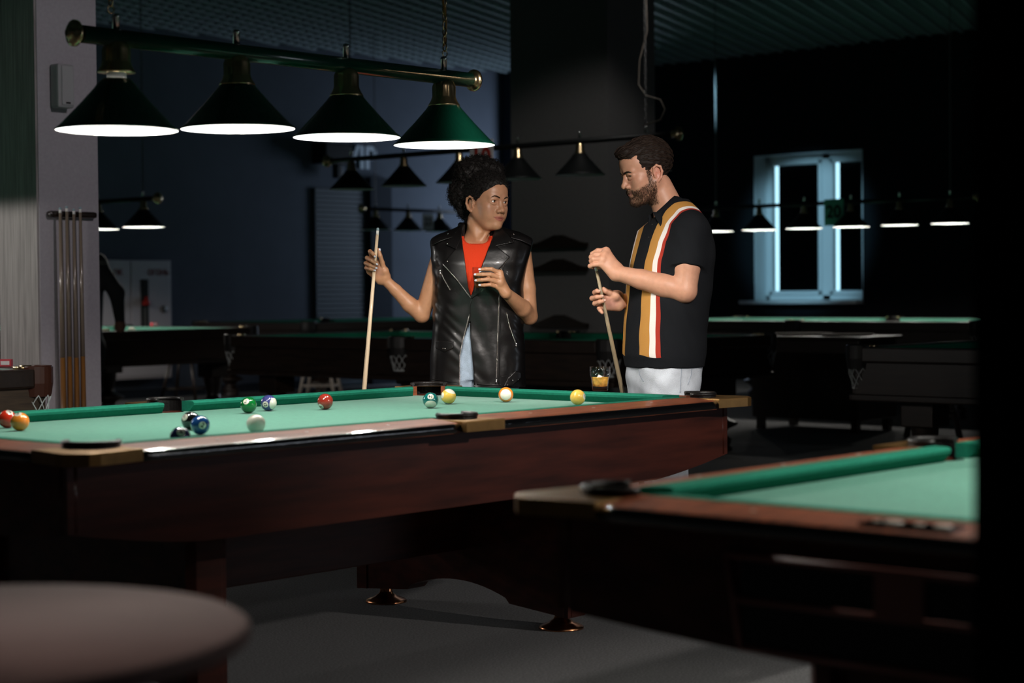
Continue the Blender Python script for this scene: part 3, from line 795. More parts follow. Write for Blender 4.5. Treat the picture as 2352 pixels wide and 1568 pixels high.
class Head:
    def __init__(s, o, fr, k=1.0): s.o = np.array(o); s.f, s.l, s.u = fr; s.k = k; s.M = np.stack([s.f, s.l, s.u], 1)
    def p(s, f, l, u): return s.o+s.k*(f*s.f+l*s.l+u*s.u)
    def inv(s, V): return ((V-s.o)@s.M)/s.k
    def build(s, F, male=False):
        k = s.k; p = s.p; M = s.M
        E = lambda c, r, kk=.012, op='u': F.ell(p(*c), np.array(r)*k, kk, M, op)
        G = lambda a, b, ra, rb, kk=.01, op='u': F.seg(p(*a), p(*b), ra*k, rb*k, kk, op)
        E((-.012, 0, .038), (.098, .076, .088), .01)                 # cranium
        E((.030, 0, -.022), (.062, .063, .090), .03)                # face mass
        E((.042, 0, .048), (.052, .058, .046), .03)                 # forehead
        jw = .058 if male else .055
        for sd in (1, -1):
            G((-.002, sd*jw, -.046), (.050, sd*.028, -.100), .019, .017, .025)   # jaw
            E((.052, sd*.043, -.026), (.026, .023, .023), .02)      # cheekbone
            E((.052, sd*.036, -.056), (.026, .024, .028), .02)      # cheek
            G((.074, sd*.042, .015), (.084, sd*.014, .018), .010, .010, .016)   # brow
        E((.070, 0, -.099 if not male else -.103), (.022, .025, .020), .02)    # chin
        E((.070, 0, -.067), (.018, .034, .024), .016)               # mouth mound
        for sd in (1, -1): E((.090, sd*.0315, -.001), (.017, .021, .014), .012, 's')     # eye sockets
        nb = .107 if male else .104
        G((.085, 0, .008), (nb-.006, 0, -.030), .0075, .0105, .012)   # nose
        E((nb-.001, 0, -.0365), (.0100, .0108, .0098) if male else (.0112, .0126, .0103), .008)
        for sd in (1, -1):
            E((.0935, sd*.0155, -.0410), (.0118, .0085, .0083), .006)
            E((.0995, sd*.0072, -.0495), (.0052, .0038, .0042), .003, 's')
        G((.086, 0, -.048), (.088, 0, -.058), .004, .004, .008)
        # lips
        for sd in (1, -1):
            G((.0755, sd*.0290, -.0672), (.0870, sd*.006, -.0648), .0030, .0044, .006)
            G((.0755, sd*.0270, -.0695), (.0868, sd*.005, -.0755), .0030, .0054, .006)
            G((.0745, sd*.0330, -.0655), (.0905, sd*.005, -.0697), .0013, .0016, .0025, 's')
        G((.0908, -.006, -.0697), (.0908, .006, -.0697), .0016, .0016, .0025, 's')
        # eyelids: almond of thin ridges round each eyeball
        for sd in (1, -1):
            up = [(.0790, sd*.0150, -.0035), (.0850, sd*.0215, .0080), (.0865, sd*.0310, .0114), (.0820, sd*.0415, .0080), (.0735, sd*.0490, .0005)]
            dn = [(.0790, sd*.0150, -.0035), (.0835, sd*.0230, -.0085), (.0838, sd*.0320, -.0100), (.0785, sd*.0420, -.0070), (.0735, sd*.0490, .0005)]
            if male: up = [(a, b, c-.0035*math.sin(i*PI/4)) for i, (a, b, c) in enumerate(up)]
            ts = np.linspace(0, 4, 15)
            sm = lambda c_: [np.array([np.polyval(np.polyfit(range(5), [q[j] for q in c_], 4), t) for j in range(3)]) for t in ts]
            F.chain([p(*q) for q in sm(up)], [(.0022+.0008*math.sin(t*PI/4))*k for t in ts], .006)
            F.chain([p(*q) for q in sm(dn)], [.0017*k for t in ts], .008)
        # ears
        for sd in (1, -1):
            w_ = lambda a, b, c: p(a, sd*b, c)
            F.ell(w_(-.014, .074, -.016), np.array([.017, .007, .029])*k, .006, M)
            F.chain([w_(.000, .075, -.012), w_(-.002, .079, .010), (w_(-.014, .083, .017)), w_(-.027, .087, .008), w_(-.031, .086, -.012), w_(-.022, .082, -.034), w_(-.010, .077, -.044)],
                    [.0035*k, .004*k, .0045*k, .0048*k, .0045*k, .005*k, .006*k], .004)
            F.ell(w_(-.009, .084, -.019), np.array([.0065, .006, .010])*k, .004, M, 's')
            F.ell(w_(-.018, .087, .002), np.array([.006, .004, .004])*k, .004, M, 's')
            F.seg(w_(-.001, .078, -.018), w_(-.001, .077, -.026), .0045*k, .004*k, .004)
    def eyes(s, parent, look, iris_col):
        """eyeballs looking along the direction look (in the local frame)"""
        out = []
        for sd in (1, -1):
            c = s.p(.0708, sd*.0315, -.0005); r = .0135*s.k
            q = Vector(look).to_track_quat('Z', 'Y').to_matrix().to_4x4(); q.translation = Vector(c)
            mb = MB(); prof = [(r*math.sin(a), r*math.cos(a)) for a in np.linspace(.001, PI-.001, 28)]
            mb.lathe(prof, 24, mx=q, mi=0, close=False)
            for f in mb.bm.faces:
                cz = (q.inverted() @ f.calc_center_median()); ang = math.atan2(math.hypot(cz.x, cz.y), cz.z)
                f.material_index = 2 if ang < .26 else (1 if ang < .56 else 0)
            out.append(mb.build('eye', [mat('eye_white', (.74, .72, .70), .12, coat=.6), mat('iris_'+iris_col[0], iris_col[1], .1, coat=1.0), mat('pupil', (.003, .003, .003), .1, coat=1.0)], parent))
        return out
def hand(F, wr, wrr, mcp, pip, dip, tip, r, thumb, thr, k=.0035, palm_r=.0125):
    """wr: the two sides of the wrist (index side, little-finger side); fingers index to little"""
    wr = [np.array(a) for a in wr]
    for i in range(4):
        t = i/3; w_ = wr[0]*(1-t)+wr[1]*t
        F.seg(w_, mcp[i], wrr, palm_r*(1-.08*i), .014)
    for i in range(3): F.seg(mcp[i], mcp[i+1], palm_r*.92, palm_r*.86, .008)
    for i in range(4):
        a = r[i]
        F.seg(mcp[i], pip[i], a*1.18, a*1.04, k); F.seg(pip[i], dip[i], a*1.04, a*.93, k*.8); F.seg(dip[i], tip[i], a*.93, a*.76, k*.8)
    F.seg(wr[0], thumb[0], wrr, thr[0]*1.25, .014)
    F.seg(thumb[0], mcp[0], thr[0]*1.1, palm_r*.8, .014); F.seg(thumb[0], mcp[2], thr[0]*1.0, palm_r*.8, .014)
    for i in range(len(thumb)-1): F.seg(thumb[i], thumb[i+1], thr[i], thr[i+1], .004)
def nail(parent, c, along, out, m, L=.0115, W_=.0085):
    a = Vector(along).normalized(); o = Vector(out); o = (o-a*o.dot(a)).normalized(); sd = a.cross(o)
    M = Matrix((sd, a, o)).transposed().to_4x4(); M.translation = Vector(c)
    bm = bmesh.new(); bmesh.ops.create_uvsphere(bm, u_segments=12, v_segments=8, radius=1, matrix=M @ Matrix.Diagonal((W_/2, L/2, .0022, 1)))
    for f in bm.faces: f.smooth = True
    me = bpy.data.meshes.new('fingernail'); bm.to_mesh(me); bm.free(); return link('fingernail', me, m, parent)

def lip_mask(H_, V):
    q = H_.inv(V); t = np.clip(np.abs(q[:, 1])/.029, 0, 1.2)**2
    up, dn = -.0610-.0050*t, -.0812+.0145*t
    m = np.minimum(up-q[:, 2], q[:, 2]-dn)/.0020+.5
    return np.clip(m, 0, 1)*(q[:, 0] > .06)*np.clip((.0305-np.abs(q[:, 1]))/.002, 0, 1)
def lip_line(H_, V):  # shade of the mouth crease, painted dark into the skin colour
    q = H_.inv(V); ln = -.0697+.0042*np.clip(np.abs(q[:, 1])/.033, 0, 1)**1.5
    return np.clip(1.3-np.abs(q[:, 2]-ln)/.0013, 0, 1)*(q[:, 0] > .06)*np.clip((.034-np.abs(q[:, 1]))/.002, 0, 1)
# ------------------------------------------------------------------ materials for the people
M_LEATHER = mat('black_leather', (.0048, .0042, .0043), .33, coat=.10, bump=(16, .18), spec=.5)
M_REDKNIT = mat('red_rib_knit', (.72, .050, .014), .85, bump=(120, .5, (4, 4, .12)), spec=.2)
M_DENIM = mat('pale_blue_denim', (.36, .45, .56), .85, noise=(26, .20), bump=(300, .35))
M_DENIMP = mat('bleached_denim', (.46, .50, .55), .85, noise=(14, .22), bump=(300, .35))
M_ZIP = mat('zip_metal', (.80, .76, .70), .25, metal=1.0, bump=(900, .6))
M_STUD = mat('stud_metal', (.85, .83, .80), .15, metal=1.0)
M_NAIL = mat('pale_blue_nail_varnish', (.66, .71, .82), .2, coat=.8)
M_HAIRW = mat('black_curly_hair', (.0075, .006, .0055), .65, spec=.3)
M_HAIRM = mat('dark_brown_hair', (.014, .009, .007), .65, spec=.2)
M_BROWH = mat('brow_hair', (.022, .012, .008), .7, spec=.2)
M_SHOE = mat('dark_shoe', (.02, .02, .02), .5)
from mathutils.bvhtree import BVHTree
def bvh(V, Q): return BVHTree.FromPolygons([tuple(v) for v in V], [tuple(q) for q in Q])
def wavy(P, f=95., a=.006):
    x, y, z = P[..., 0]*f, P[..., 1]*f, P[..., 2]*f
    return a*(np.sin(x+1.7*np.sin(y*.7))*np.sin(y+1.3*np.sin(z*.8))*np.sin(z+1.9*np.sin(x*.6))+.5*np.sin(2.1*x+y)*np.sin(2.3*y-z)*np.sin(1.9*z+x))
def shade_tone(V, base, spots):
    """albedo per vertex: base colour with soft regions (centre, radius, colour)"""
    T = np.tile(np.array([*base, 1.0]), (len(V), 1))
    for c, r, col in spots:
        w_ = np.clip(1.4*(1-np.linalg.norm((V-np.array(c))/np.array(r), axis=1)), 0, 1)[:, None]
        T[:, :3] = T[:, :3]*(1-w_)+np.array(col)*w_
    return T

# ------------------------------------------------------------------ the woman
wm = Person('person', 1.77, .79, 'woman in black leather vest and red top holding a cue and a drink')
L = wm.loc
hd = Head(L(1117, 464, .015), head_frame(math.radians(43), math.radians(2), math.radians(-3)), 1.01)
F = Field()
# trunk, hips and legs lie under the clothes and keep the body in one piece
F.seg(L(1100, 620, .01), L(1098, 760, 0), .092, .085, .03); F.seg(L(1066, 600, -.01), L(1136, 600, -.01), .080, .080, .03)
F.seg(L(1060, 830, 0), L(1138, 830, 0), .084, .084, .03)
for px, s in ((1062, -1), (1138, 1)):
    F.chain([L(px, 850, 0), L(px+s*6, 1050, .01), L(px+s*8, 1252, -.02)], [.076, .055, .040], .03)
    a = L(px+s*8, 1252, -.02); a[2] = .045; F.seg(a, a+np.array([s*.03, -.14, -.005]), .042, .034, .03)
F.seg(L(1100, 505, 0), L(1096, 566, -.012), .0485, .053, .03)
F.seg(L(1083, 512, .02), L(1097, 552, .045), .013, .010, .02); F.seg(L(1122, 525, .04), L(1106, 553, .048), .012, .010, .02)
F.seg(L(1092, 566, -.02), L(1020, 584, -.015), .045, .050, .04); F.seg(L(1105, 566, -.02), L(1190, 582, -.015), .045, .050, .04)
# her right arm, raised to the cue
sR, eR, wR = L(1013, 590, -.005), L(969, 724, -.03), L(883, 641, .018)
F.seg(sR, eR, .043, .0335, .01)
F.chain([eR, eR*.68+wR*.32+np.array([0, 0, -.004]), eR*.3+wR*.7, wR], [.0325, .0335, .0255, .0215], .008)
# her left arm, bent across to the glass
sL, eL, wL = L(1196, 585, -.005), L(1216, 727, .0), L(1162, 672, .185)
F.chain([sL, sL*.45+eL*.55+np.array([.004, 0, 0]), eL], [.047, .040, .0345], .008)
F.chain([eL, eL*.66+wL*.34+np.array([.004, 0, .002]), wL], [.0350, .0365, .0230], .01)
hd.build(F)
FR = Field()
mcpR = [L(855, 592, .016), L(849, 603, .014), L(847, 614, .014), L(848, 624, .016)]
pipR = [L(850, 577, .044), L(843, 592, .042), L(840, 604, .042), L(841, 615, .042)]
dipR = [L(855, 581, .064), L(853, 598, .066), L(850, 609, .066), L(850, 618, .064)]
tipR = [L(861, 589, .070), L(865.5, 607, .070), L(864, 615.5, .070), L(860, 621, .068)]
hand(FR, [L(886, 633, .022), L(873, 645, .014)], .0165, mcpR, pipR, dipR, tipR, [.0084, .0086, .0082, .0074],
     [L(883, 622, .034), L(878, 603, .048), L(873, 587, .058), L(870, 573, .058)], [.0125, .0100, .0088, .0070])
FR.ell(L(874, 620, .026), (.022, .014, .026), .012)
FL = Field()
mcpL = [L(1148, 627, .205), L(1150, 638, .210), L(1149, 649, .209), L(1144, 659, .203)]
pipL = [L(1129, 618, .226), L(1126, 630, .230), L(1122, 641, .230), L(1126, 653.5, .224)]
dipL = [L(1115, 617.5, .229), L(1108, 630, .233), L(1106, 642.5, .233), L(1113, 654.5, .230)]
tipL = [L(1103, 618.5, .226), L(1092.5, 630.5, .226), L(1094, 644, .226), L(1103, 655, .226)]
hand(FL, [L(1156, 659, .178), L(1162, 675, .192)], .0165, mcpL, pipL, dipL, tipL, [.0086, .0089, .0087, .0078],
     [L(1152, 654, .168), L(1140, 640, .152), L(1122, 634, .143), L(1108, 632, .141)], [.0125, .0100, .0088, .0072])
ALL = Field().add(F).add(FR).add(FL)
def bbox(pts, pad): a = np.array(pts); return a.min(0)-pad, a.max(0)+pad
hb = (hd.o-np.array([.16, .16, .155]), hd.o+np.array([.16, .16, .16]))
rb_ = bbox(mcpR+pipR+tipR+[wR, L(870, 570, .06)], .028); lb_ = bbox(mcpL+pipL+tipL+[wL, L(1108, 632, .14)], .028)
e_ = .004
def shrink(b): return (b[0]+e_, b[1]-e_)
vb = bbox([L(985, 1330, 0)*np.array([1, 1, 0]), L(1000, 500, .12), L(1240, 760, -.16), L(860, 640, .25)], .06)
pv = drop_inside(*ALL.mesh(vb[0], vb[1], .0062), [shrink(hb), shrink(rb_), shrink(lb_)])
parts = [pv]+[ALL.mesh(b[0], b[1], h, False) for b, h in ((hb, .0021), (rb_, .0021), (lb_, .0021))]
V, Q = join_nets(parts)
SKW = (.47, .235, .128)
sp = [(hd.p(.07, .045, -.03), (.03, .03, .025), (.48, .225, .135)), (hd.p(.07, -.045, -.03), (.03, .03, .025), (.48, .225, .135)),
      (hd.o+.03*hd.f, (.14, .14, .15), (.455, .225, .138)), (L(872, 620, .04), (.03, .02, .035), (.52, .27, .18))]
tone = shade_tone(V, SKW, sp); lm = lip_mask(hd, V)[:, None]*.85; tone[:, :3] = tone[:, :3]*(1-lm)+np.array([.36, .105, .085])*lm; ll = lip_line(hd, V)[:, None]*.7; tone[:, :3] = tone[:, :3]*(1-ll)+np.array([.12, .03, .025])*ll
body = np_mesh('body', V, Q, skin_mat('warm_brown_skin', SKW, .42), wm.root, {'tone': ('FLOAT_COLOR', tone)})
tree = bvh(*parts[1])
def on_face(H_, tr, l, u, out=.0008):
    """point of the face seen from the front at (l, u) in head coordinates"""
    a = Vector(H_.p(.2, l, u)); hit = tr.ray_cast(a, Vector(-H_.f))
    return (hit[0]+Vector(H_.f)*out) if hit[0] is not None else a
def brow(H_, tr, parent, pts, rs, m):
    for sd in (1, -1):
        MB().tube([on_face(H_, tr, sd*l, u, .0004) for l, u in pts], rs, 8).build('eyebrow', m, parent)
brow(hd, tree, wm.root, [(.0125, .0155), (.020, .0190), (.030, .0225), (.038, .0228), (.050, .0165)], [.0020, .0029, .0029, .0022, .0008], M_BROWH)
look = nrm(hd.f+.34*hd.l+.02*hd.u)
hd.eyes(wm.root, look, ('dark_brown', (.035, .014, .007)))
for sd in (1, -1):
    MB().tube([Vector(hd.p(*q)) for q in ((.0815, sd*.0155, -.0025), (.0880, sd*.0215, .0080), (.0895, sd*.0310, .0114), (.0845, sd*.0415, .0082), (.0745, sd*.0510, .0020))], [.0010, .0015, .0017, .0017, .0008], 6).build('eyelashes', M_BROWH, wm.root)
# hair: pulled back from the forehead into a high curly puff
HF = Field()
def haircap(P):
    q = (P-hd.o)@hd.M/hd.k
    k0 = np.linalg.norm((q-np.array([-.008, 0, .046]))/np.array([.112, .083, .092]), axis=-1); d = (k0-1)*.09
    cut = np.minimum(.745*q[..., 0]-.667*q[..., 2]-.0150+.0015*np.sin(q[..., 1]*160)-.0045*np.clip(q[..., 0]/.07, 0, 1)**1.5+wavy(P, 260, .0022), 1)
    d = np.maximum(d, cut); return np.maximum(d, -.055-q[..., 2])+wavy(P, 210, .0032)
HF.fn(haircap, hd.o-.13, hd.o+.15, .006)
for px, py, b, r in ((1098, 415, -.045, .080), (1124, 398, -.03, .062), (1082, 400, -.04, .070), (1066, 440, -.05, .066), (1060, 452, -.045, .052), (1076, 478, -.05, .050), (1104, 392, -.05, .066), (1084, 506, -.045, .030)):
    c = L(px, py, b)
    HF.fn((lambda c, r: lambda P: np.linalg.norm((P-c)/np.array([1, 1.05, 1]), axis=-1)-r+wavy(P, 130, .0055))(c, r), c-r-.02, c+r+.02, .012)
lo, hi = hd.o-np.array([.20, .17, .15]), hd.o+np.array([.16, .22, .235])
HV, HQ = HF.mesh(lo, hi, .0036)
hair = np_mesh('hair', HV, HQ, M_HAIRW, wm.root); hair['label'] = 'black curly hair gathered in a high puff'
rng = np.random.default_rng(3); mb = MB()
cen = L(1090, 430, -.045)
for i in rng.choice(len(HV), 2400, replace=False):
    v = HV[i]; q = hd.inv(v)
    if .745*q[0]-.667*q[2]-.0150 > -.0035: continue
    out = nrm(v-cen); 
    if np.linalg.norm(v-cen) < .05: continue
    t1 = nrm(np.cross(out, rng.normal(size=3))); t2 = np.cross(out, t1); n = 9; r_ = .0035+.003*rng.random(); ln = .010+.012*rng.random()
    mb.tube([v-out*.004+out*ln*j/n+(t1*math.cos(j*1.25)+t2*math.sin(j*1.25))*r_ for j in range(n)], .0006, 3, cap=False)
mb.build('hair_curls', M_HAIRW, hair, fix=False)
for i in range(4):
    for tp, dp, bvec, nm in ((tipR, dipR, (0, -1, .25), 'R'), (tipL, dipL, (-.2, -1, .2), 'L')):
        al = np.array(tp[i])-np.array(dp[i]); o_ = nrm(np.array(bvec)); 
        nail(wm.root, tp[i]+nrm(al)*.0015+o_*.0056, al, o_, M_NAIL, .0120, .0090)
nail(wm.root, L(871, 573, .062)+np.array([.003, -.003, 0]), L(870, 573, .06)-L(873, 587, .06), (.6, -.8, 0), M_NAIL, .0125, .009)

# clothes
def srow(py, x0, x1, dp, cy=0., b=0.):
    a, c = L(x0, py, b), L(x1, py, b); return (a[2], (a[0]+c[0])/2, cy, (c[0]-a[0])/2, dp)
vest = Stack([srow(890, 984, 1207, .128), srow(830, 988, 1207, .126), srow(760, 993, 1203, .120), srow(700, 995, 1203, .124), srow(650, 995, 1205, .135), srow(605, 992, 1213, .132), srow(575, 988, 1219, .118, .004),
              srow(554, 987, 1222, .096, .008), srow(545, 990, 1219, .086, .010), srow(538, 1006, 1205, .076, .012), srow(530, 1030, 1182, .064, .015), srow(520, 1052, 1150, .056, .018), srow(512, 1064, 1140, .050, .020)], 2.5)
xz = lambda pts, b=.12: [wm.xz(px, py, b) for px, py in pts]
V1 = xz([(1058, 480), (1060, 542), (1066, 588), (1075, 657), (1081.5, 684), (1090, 655), (1106, 614), (1131, 546), (1140, 480)])
V2 = xz([(1079, 738), (1065, 779), (1056.5, 817), (1056, 930), (1091, 930), (1085, 825), (1081, 779), (1079.5, 741)])
def vestf(P):
    d = vest.f()(P); fr = P[..., 1]
    for pl in (V1, V2): d = np.maximum(d, -np.maximum(poly_sdf(pl, P[..., 0], P[..., 2]), fr-.0))
    nk = (P-L(1097, 540, 0)); d = np.maximum(d, .060-np.sqrt(nk[..., 0]**2+(nk[..., 1]-.0)**2)+np.where(nk[..., 2] > -.03, 0, 9)*(-1))
    x_, z_ = P[..., 0], P[..., 2]
    d = d+.0020*np.sin(z_*34+5*np.sin(x_*13))*np.sin(x_*26+2)+.0006*np.sin(z_*80+7*np.sin(x_*21+z_*9))
    return d
lo, hi = vest.box(.02); VF = Field().fn(vestf, lo, hi, .001)
vo = np_mesh('leather_vest', *VF.mesh(lo, hi, .0036), M_LEATHER, wm.root); vo['label'] = 'sleeveless black leather biker vest'
def shell(name, poly, t, m, parent, off=0., st=vest, b=.12, h=.0024, person=None):
    pl = [(person or wm).xz(px, py, b) for px, py in poly]; P_ = np.array(pl); yf = [st.front(x, z, off) for x, z in pl]
    lo = (P_[:, 0].min()-.008, min(yf)-.045, P_[:, 1].min()-.008); hi = (P_[:, 0].max()+.008, max(yf)+.03, P_[:, 1].max()+.008)
    sf = st.f(0)
    def g(P):
        d = sf(P)-off; return np.maximum(np.abs(d-t/2)-t/2, poly_sdf(pl, P[..., 0], P[..., 2]))-.0008
    return np_mesh(name, *Field().fn(g, lo, hi, .001).mesh(lo, hi, h), m, parent)
shell('lapel', [(1016, 605), (1048, 570), (1058, 540), (1066, 588), (1075, 657), (1081.5, 685)], .0065, M_LEATHER, vo)
shell('lapel', [(1171, 590), (1139, 565), (1133, 542), (1106, 614), (1090, 655), (1082, 687), (1099, 674)], .0065, M_LEATHER, vo)
shell('collar', [(1048, 572), (1024, 560), (1036, 540), (1060, 514), (1059, 545)], .0095, M_LEATHER, vo)
shell('collar', [(1137, 565), (1180, 556), (1168, 538), (1142, 513), (1131, 545)], .0095, M_LEATHER, vo)
mb = MB(); nc = L(1097, 545, -.022)
rings = []
for t in np.linspace(-2.35, 2.35, 25):
    dx, dy = math.sin(t), math.cos(t); r0, r1 = .073, .070
    zt = L(1100, 509, 0)[2]-.012*max(0, abs(t)-1.4); zb_ = L(1100, 548, 0)[2]
    rings.append([Vector((nc[0]+dx*(r+e)*1.06, nc[1]+dy*(r+e)*.95+sh_, z)) for r, e, z, sh_ in ((r0, .012, zb_, 0), (r1, .010, zt-.006, 0), (r1, .004, zt, 0), (r1, -.001, zt-.004, 0), (r0, 0, zb_, 0))])
mb.loft(rings, smooth=True).build('collar_stand', M_LEATHER, vo)
shell('epaulette', [(989, 552), (1012, 541), (1036, 536), (1038, 544), (1014, 552), (990, 563)], .010, M_LEATHER, vo)
shell('epaulette', [(1221, 552), (1200, 541), (1174, 537), (1173, 545), (1198, 552), (1221, 563)], .010, M_LEATHER, vo)
shell('pocket_flap', [(999.5, 783), (1042, 785), (1040.5, 800), (1020, 808.5), (999.5, 800)], .0055, M_LEATHER, vo)
shell('belt_tab', [(1157, 887), (1167, 868), (1184, 852), (1196, 857), (1197, 868), (1178, 885)], .012, M_LEATHER, vo)
def onvest(px, py, off=.001, st=vest, pr=None):
    x, z = (pr or wm).xz(px, py, .12); return Vector((x, st.front(x, z, off), z))
def line(pts, n=10):
    out = []
    for a, b in zip(pts[:-1], pts[1:]):
        for i in range(n): out.append((a[0]+(b[0]-a[0])*i/n, a[1]+(b[1]-a[1])*i/n))
    return out+[pts[-1]]
for nm, pts, r, off, m in (('zip', [(1017, 606), (1050, 642), (1081.5, 684)], .0022, .0075, M_ZIP), ('zip', [(1078, 722), (1063.5, 779), (1055.8, 817), (1055.5, 886)], .0024, .002, M_ZIP),
                           ('zip', [(1153, 602), (1146, 690), (1143, 770), (1140, 868)], .0024, .002, M_ZIP), ('zip', [(1163, 718), (1172, 755), (1186, 792)], .0022, .002, M_ZIP),
                           ('zip', [(1011, 624), (1020, 642), (1034, 666)], .0020, .002, M_ZIP), ('zip', [(1099, 673), (1140, 628), (1171, 591)], .0012, .008, M_ZIP),
                           ('seam', [(1158, 602), (1151, 690), (1149, 770), (1146, 884)], .0022, .002, M_LEATHER), ('seam', [(1079.5, 741), (1082, 779), (1086, 825), (1091, 884)], .0026, .001, M_LEATHER),
                           ('seam', [(990, 872), (1055, 879)], .0018, .001, M_LEATHER), ('seam', [(1095, 882), (1140, 884), (1150, 884)], .0026, .001, M_LEATHER), ('seam', [(1150, 865), (1170, 863)], .002, .001, M_LEATHER),
                           ('seam', [(1085, 686), (1080, 700), (1079, 741)], .0022, .001, M_LEATHER)):
    MB().tube([onvest(px, py, off) for px, py in line(pts)], r, 6).build(nm, m, vo)
for px, py in ((1140, 872), (1186, 790), (1011, 621)):
    p = onvest(px, py, .004); MB().tube([p, p+Vector((-.001, -.002, -.016))], [.0035, .0028], 8).ball(p, .0048, 10).build('zip_pull', M_STUD, vo)
for px, py, off in ((1028, 536, .012), (1028, 559, .011), (1028, 600, .008), (1180, 537, .012), (1170, 555, .011), (1161.5, 592, .008), (1161, 601, .003), (1017, 800.5, .007), (1022, 800.5, .007), (1178, 874, .014), (1190, 872, .014), (1166, 884, .014), (1195, 866, .013)):
    MB().ball(onvest(px, py, off), .0033, 10).build('stud', M_STUD, vo)
# red rib knit top
kn = Stack([(r[0], r[1], r[2], r[3]-.026, r[4]-.013) for r in vest.r if r[0] > L(1100, 738)[2]], 2.3)
nko = L(1095, 545, 0)
def knit(P):
    d = kn.f()(P); q = P-nko
    hole = np.sqrt((q[..., 0]/.061)**2+((q[..., 1]+.012)/.070)**2)*.06-.06; hole = np.maximum(hole, -(q[..., 2]+.028+.35*q[..., 1]*0))
    hole2 = np.linalg.norm((q-np.array([0, -.085, .0]))/np.array([1.02, 1.0, .52]), axis=-1)-.062
    return np.maximum(np.maximum(d, -np.minimum(hole, hole2)), q[..., 2]-.004)
lo, hi = kn.box(.02); kt = np_mesh('knit_top', *Field().fn(knit, lo, hi, .001).mesh(lo, hi, .0042), M_REDKNIT, wm.root); kt['label'] = 'orange-red ribbed crew neck top'
# jeans
def jeans(px0, px1, pyw, py_h, pyk, person, xm, kneeb=.0, foot=.05):
    G = Field(); Lp = person.loc
    return G
JF = Field()
JF.fn(Stack([srow(715, 1018, 1182, .100), srow(800, 1003, 1196, .110), srow(870, 1000, 1200, .112)], 2.3).f(), L(990, 885, .14), L(1210, 710, -.14), .01)
for px, s in ((1060, -1), (1142, 1)):
    JF.chain([L(px, 850, 0), L(px+s*5, 1050, .01), L(px+s*8, 1262, -.02)], [.098, .072, .058], .02)
jb = bbox([L(985, 1270, .14), L(1215, 705, -.14)], .03)
np_mesh('jeans', *JF.mesh(jb[0], jb[1], .006), M_DENIM, wm.root)
for px, s in ((1060, -1), (1142, 1)):
    a = L(px+s*8, 1262, -.02); a[2] = .05
    SF = Field().seg(a+np.array([0, .03, 0]), a+np.array([s*.03, -.14, -.008]), .05, .042, .03)
    bb = bbox([a+np.array([0, .03, 0]), a+np.array([s*.03, -.14, 0])], .07); bb[0][2] = 0.0
    np_mesh('shoe', *SF.mesh(bb[0], bb[1], .006), M_SHOE, wm.root)
# ------------------------------------------------------------------ the man
mn = Person('person', 1.94, -.13, 'bearded man in black polo shirt with gold, white and red stripes chalking a cue')
L = mn.loc
th = math.radians(-60); mf, ml, mu = head_frame(th, 0)
MM = np.stack([ml, -mf, np.array([0, 0, 1.])], 1).astype(np.float32)
hm = Head(L(1483, 394, .0), head_frame(math.radians(-71), math.radians(14), 0), 1.03)
F = Field()
F.seg(L(1530, 620, 0), L(1527, 780, 0), .09, .085, .03)
F.seg(L(1527, 850, 0), L(1527, 870, 0), .085, .085, .03)
LEG = [[L(1528, 880, .075), L(1538, 1085, .085), L(1546, 1292, .05)], [L(1510, 880, -.075), L(1520, 1085, -.07), L(1528, 1292, -.10)]]
for lg in LEG:
    F.chain(lg, [.078, .054, .042], .03); a = lg[-1].copy(); a[2] = .045; F.seg(a, a+mf*.15, .042, .034, .03)
F.seg(L(1512, 428, -.005), L(1541, 492, -.012), .0560, .064, .03)
F.seg(L(1545, 500, -.02), L(1580, 520, .12), .05, .055, .04); F.seg(L(1545, 500, -.02), L(1515, 525, -.14), .05, .055, .04)
sL, eL, wL = L(1584, 525, .150), L(1573, 668, .175), L(1419, 627, .130)
F.chain([sL, sL*.4+eL*.6, eL], [.056, .054, .047], .012)
F.chain([eL, eL*.72+wL*.28, eL*.35+wL*.65, wL], [.047, .047, .039, .0305], .012)
sR, eR, wR = L(1512, 530, -.17), L(1505, 690, -.16), L(1424, 692, -.015)
F.chain([sR, eR], [.054, .045], .012); F.chain([eR, eR*.5+wR*.5, wR], [.046, .040, .0290], .012)
hm.build(F, True)
FL = Field()
mcpL = [L(1392, 577, .105), L(1388, 585, .122), L(1384, 595, .132), L(1381, 606, .135)]
pipL = [L(1373, 576, .098), L(1367, 585, .118), L(1364, 595, .130), L(1365, 607, .135)]
dipL = [L(1361, 583, .090), L(1358, 590, .108), L(1358, 599, .118), L(1355, 611, .122)]
tipL = [L(1359, 594, .080), L(1361, 598, .095), L(1362, 605, .105), L(1361, 614, .108)]
hand(FL, [L(1416, 616, .115), L(1413, 632, .130)], .0225, mcpL, pipL, dipL, tipL, [.0106, .0108, .0104, .0096],
     [L(1404, 614, .095), L(1388, 612, .082), L(1374, 612, .078), L(1364, 610, .082)], [.0150, .0125, .0110, .0092], palm_r=.0155)
FL.ell(L(1397, 602, .118), (.022, .018, .028), .014)
FR = Field()
mcpR = [L(1384, 678, .010), L(1379, 687, .008), L(1379, 697, .008), L(1385, 706, .010)]
pipR = [L(1366, 671.5, .036), L(1360, 685, .038), L(1366, 697, .038), L(1376, 708, .032)]
dipR = [L(1371, 668, .056), L(1370, 682, .062), L(1377, 693, .062), L(1379, 713, .050)]
tipR = [L(1376, 669, .062), L(1383, 680.5, .066), L(1388, 690.5, .066), L(1383, 718, .056)]
hand(FR, [L(1418, 680, .004), L(1420, 703, .0)], .0215, mcpR, pipR, dipR, tipR, [.0096, .0098, .0094, .0086],
     [L(1413, 679, .026), L(1400, 672, .036), L(1391, 668, .044), L(1386, 663.5, .046)], [.0150, .0122, .0108, .0090], palm_r=.0150)
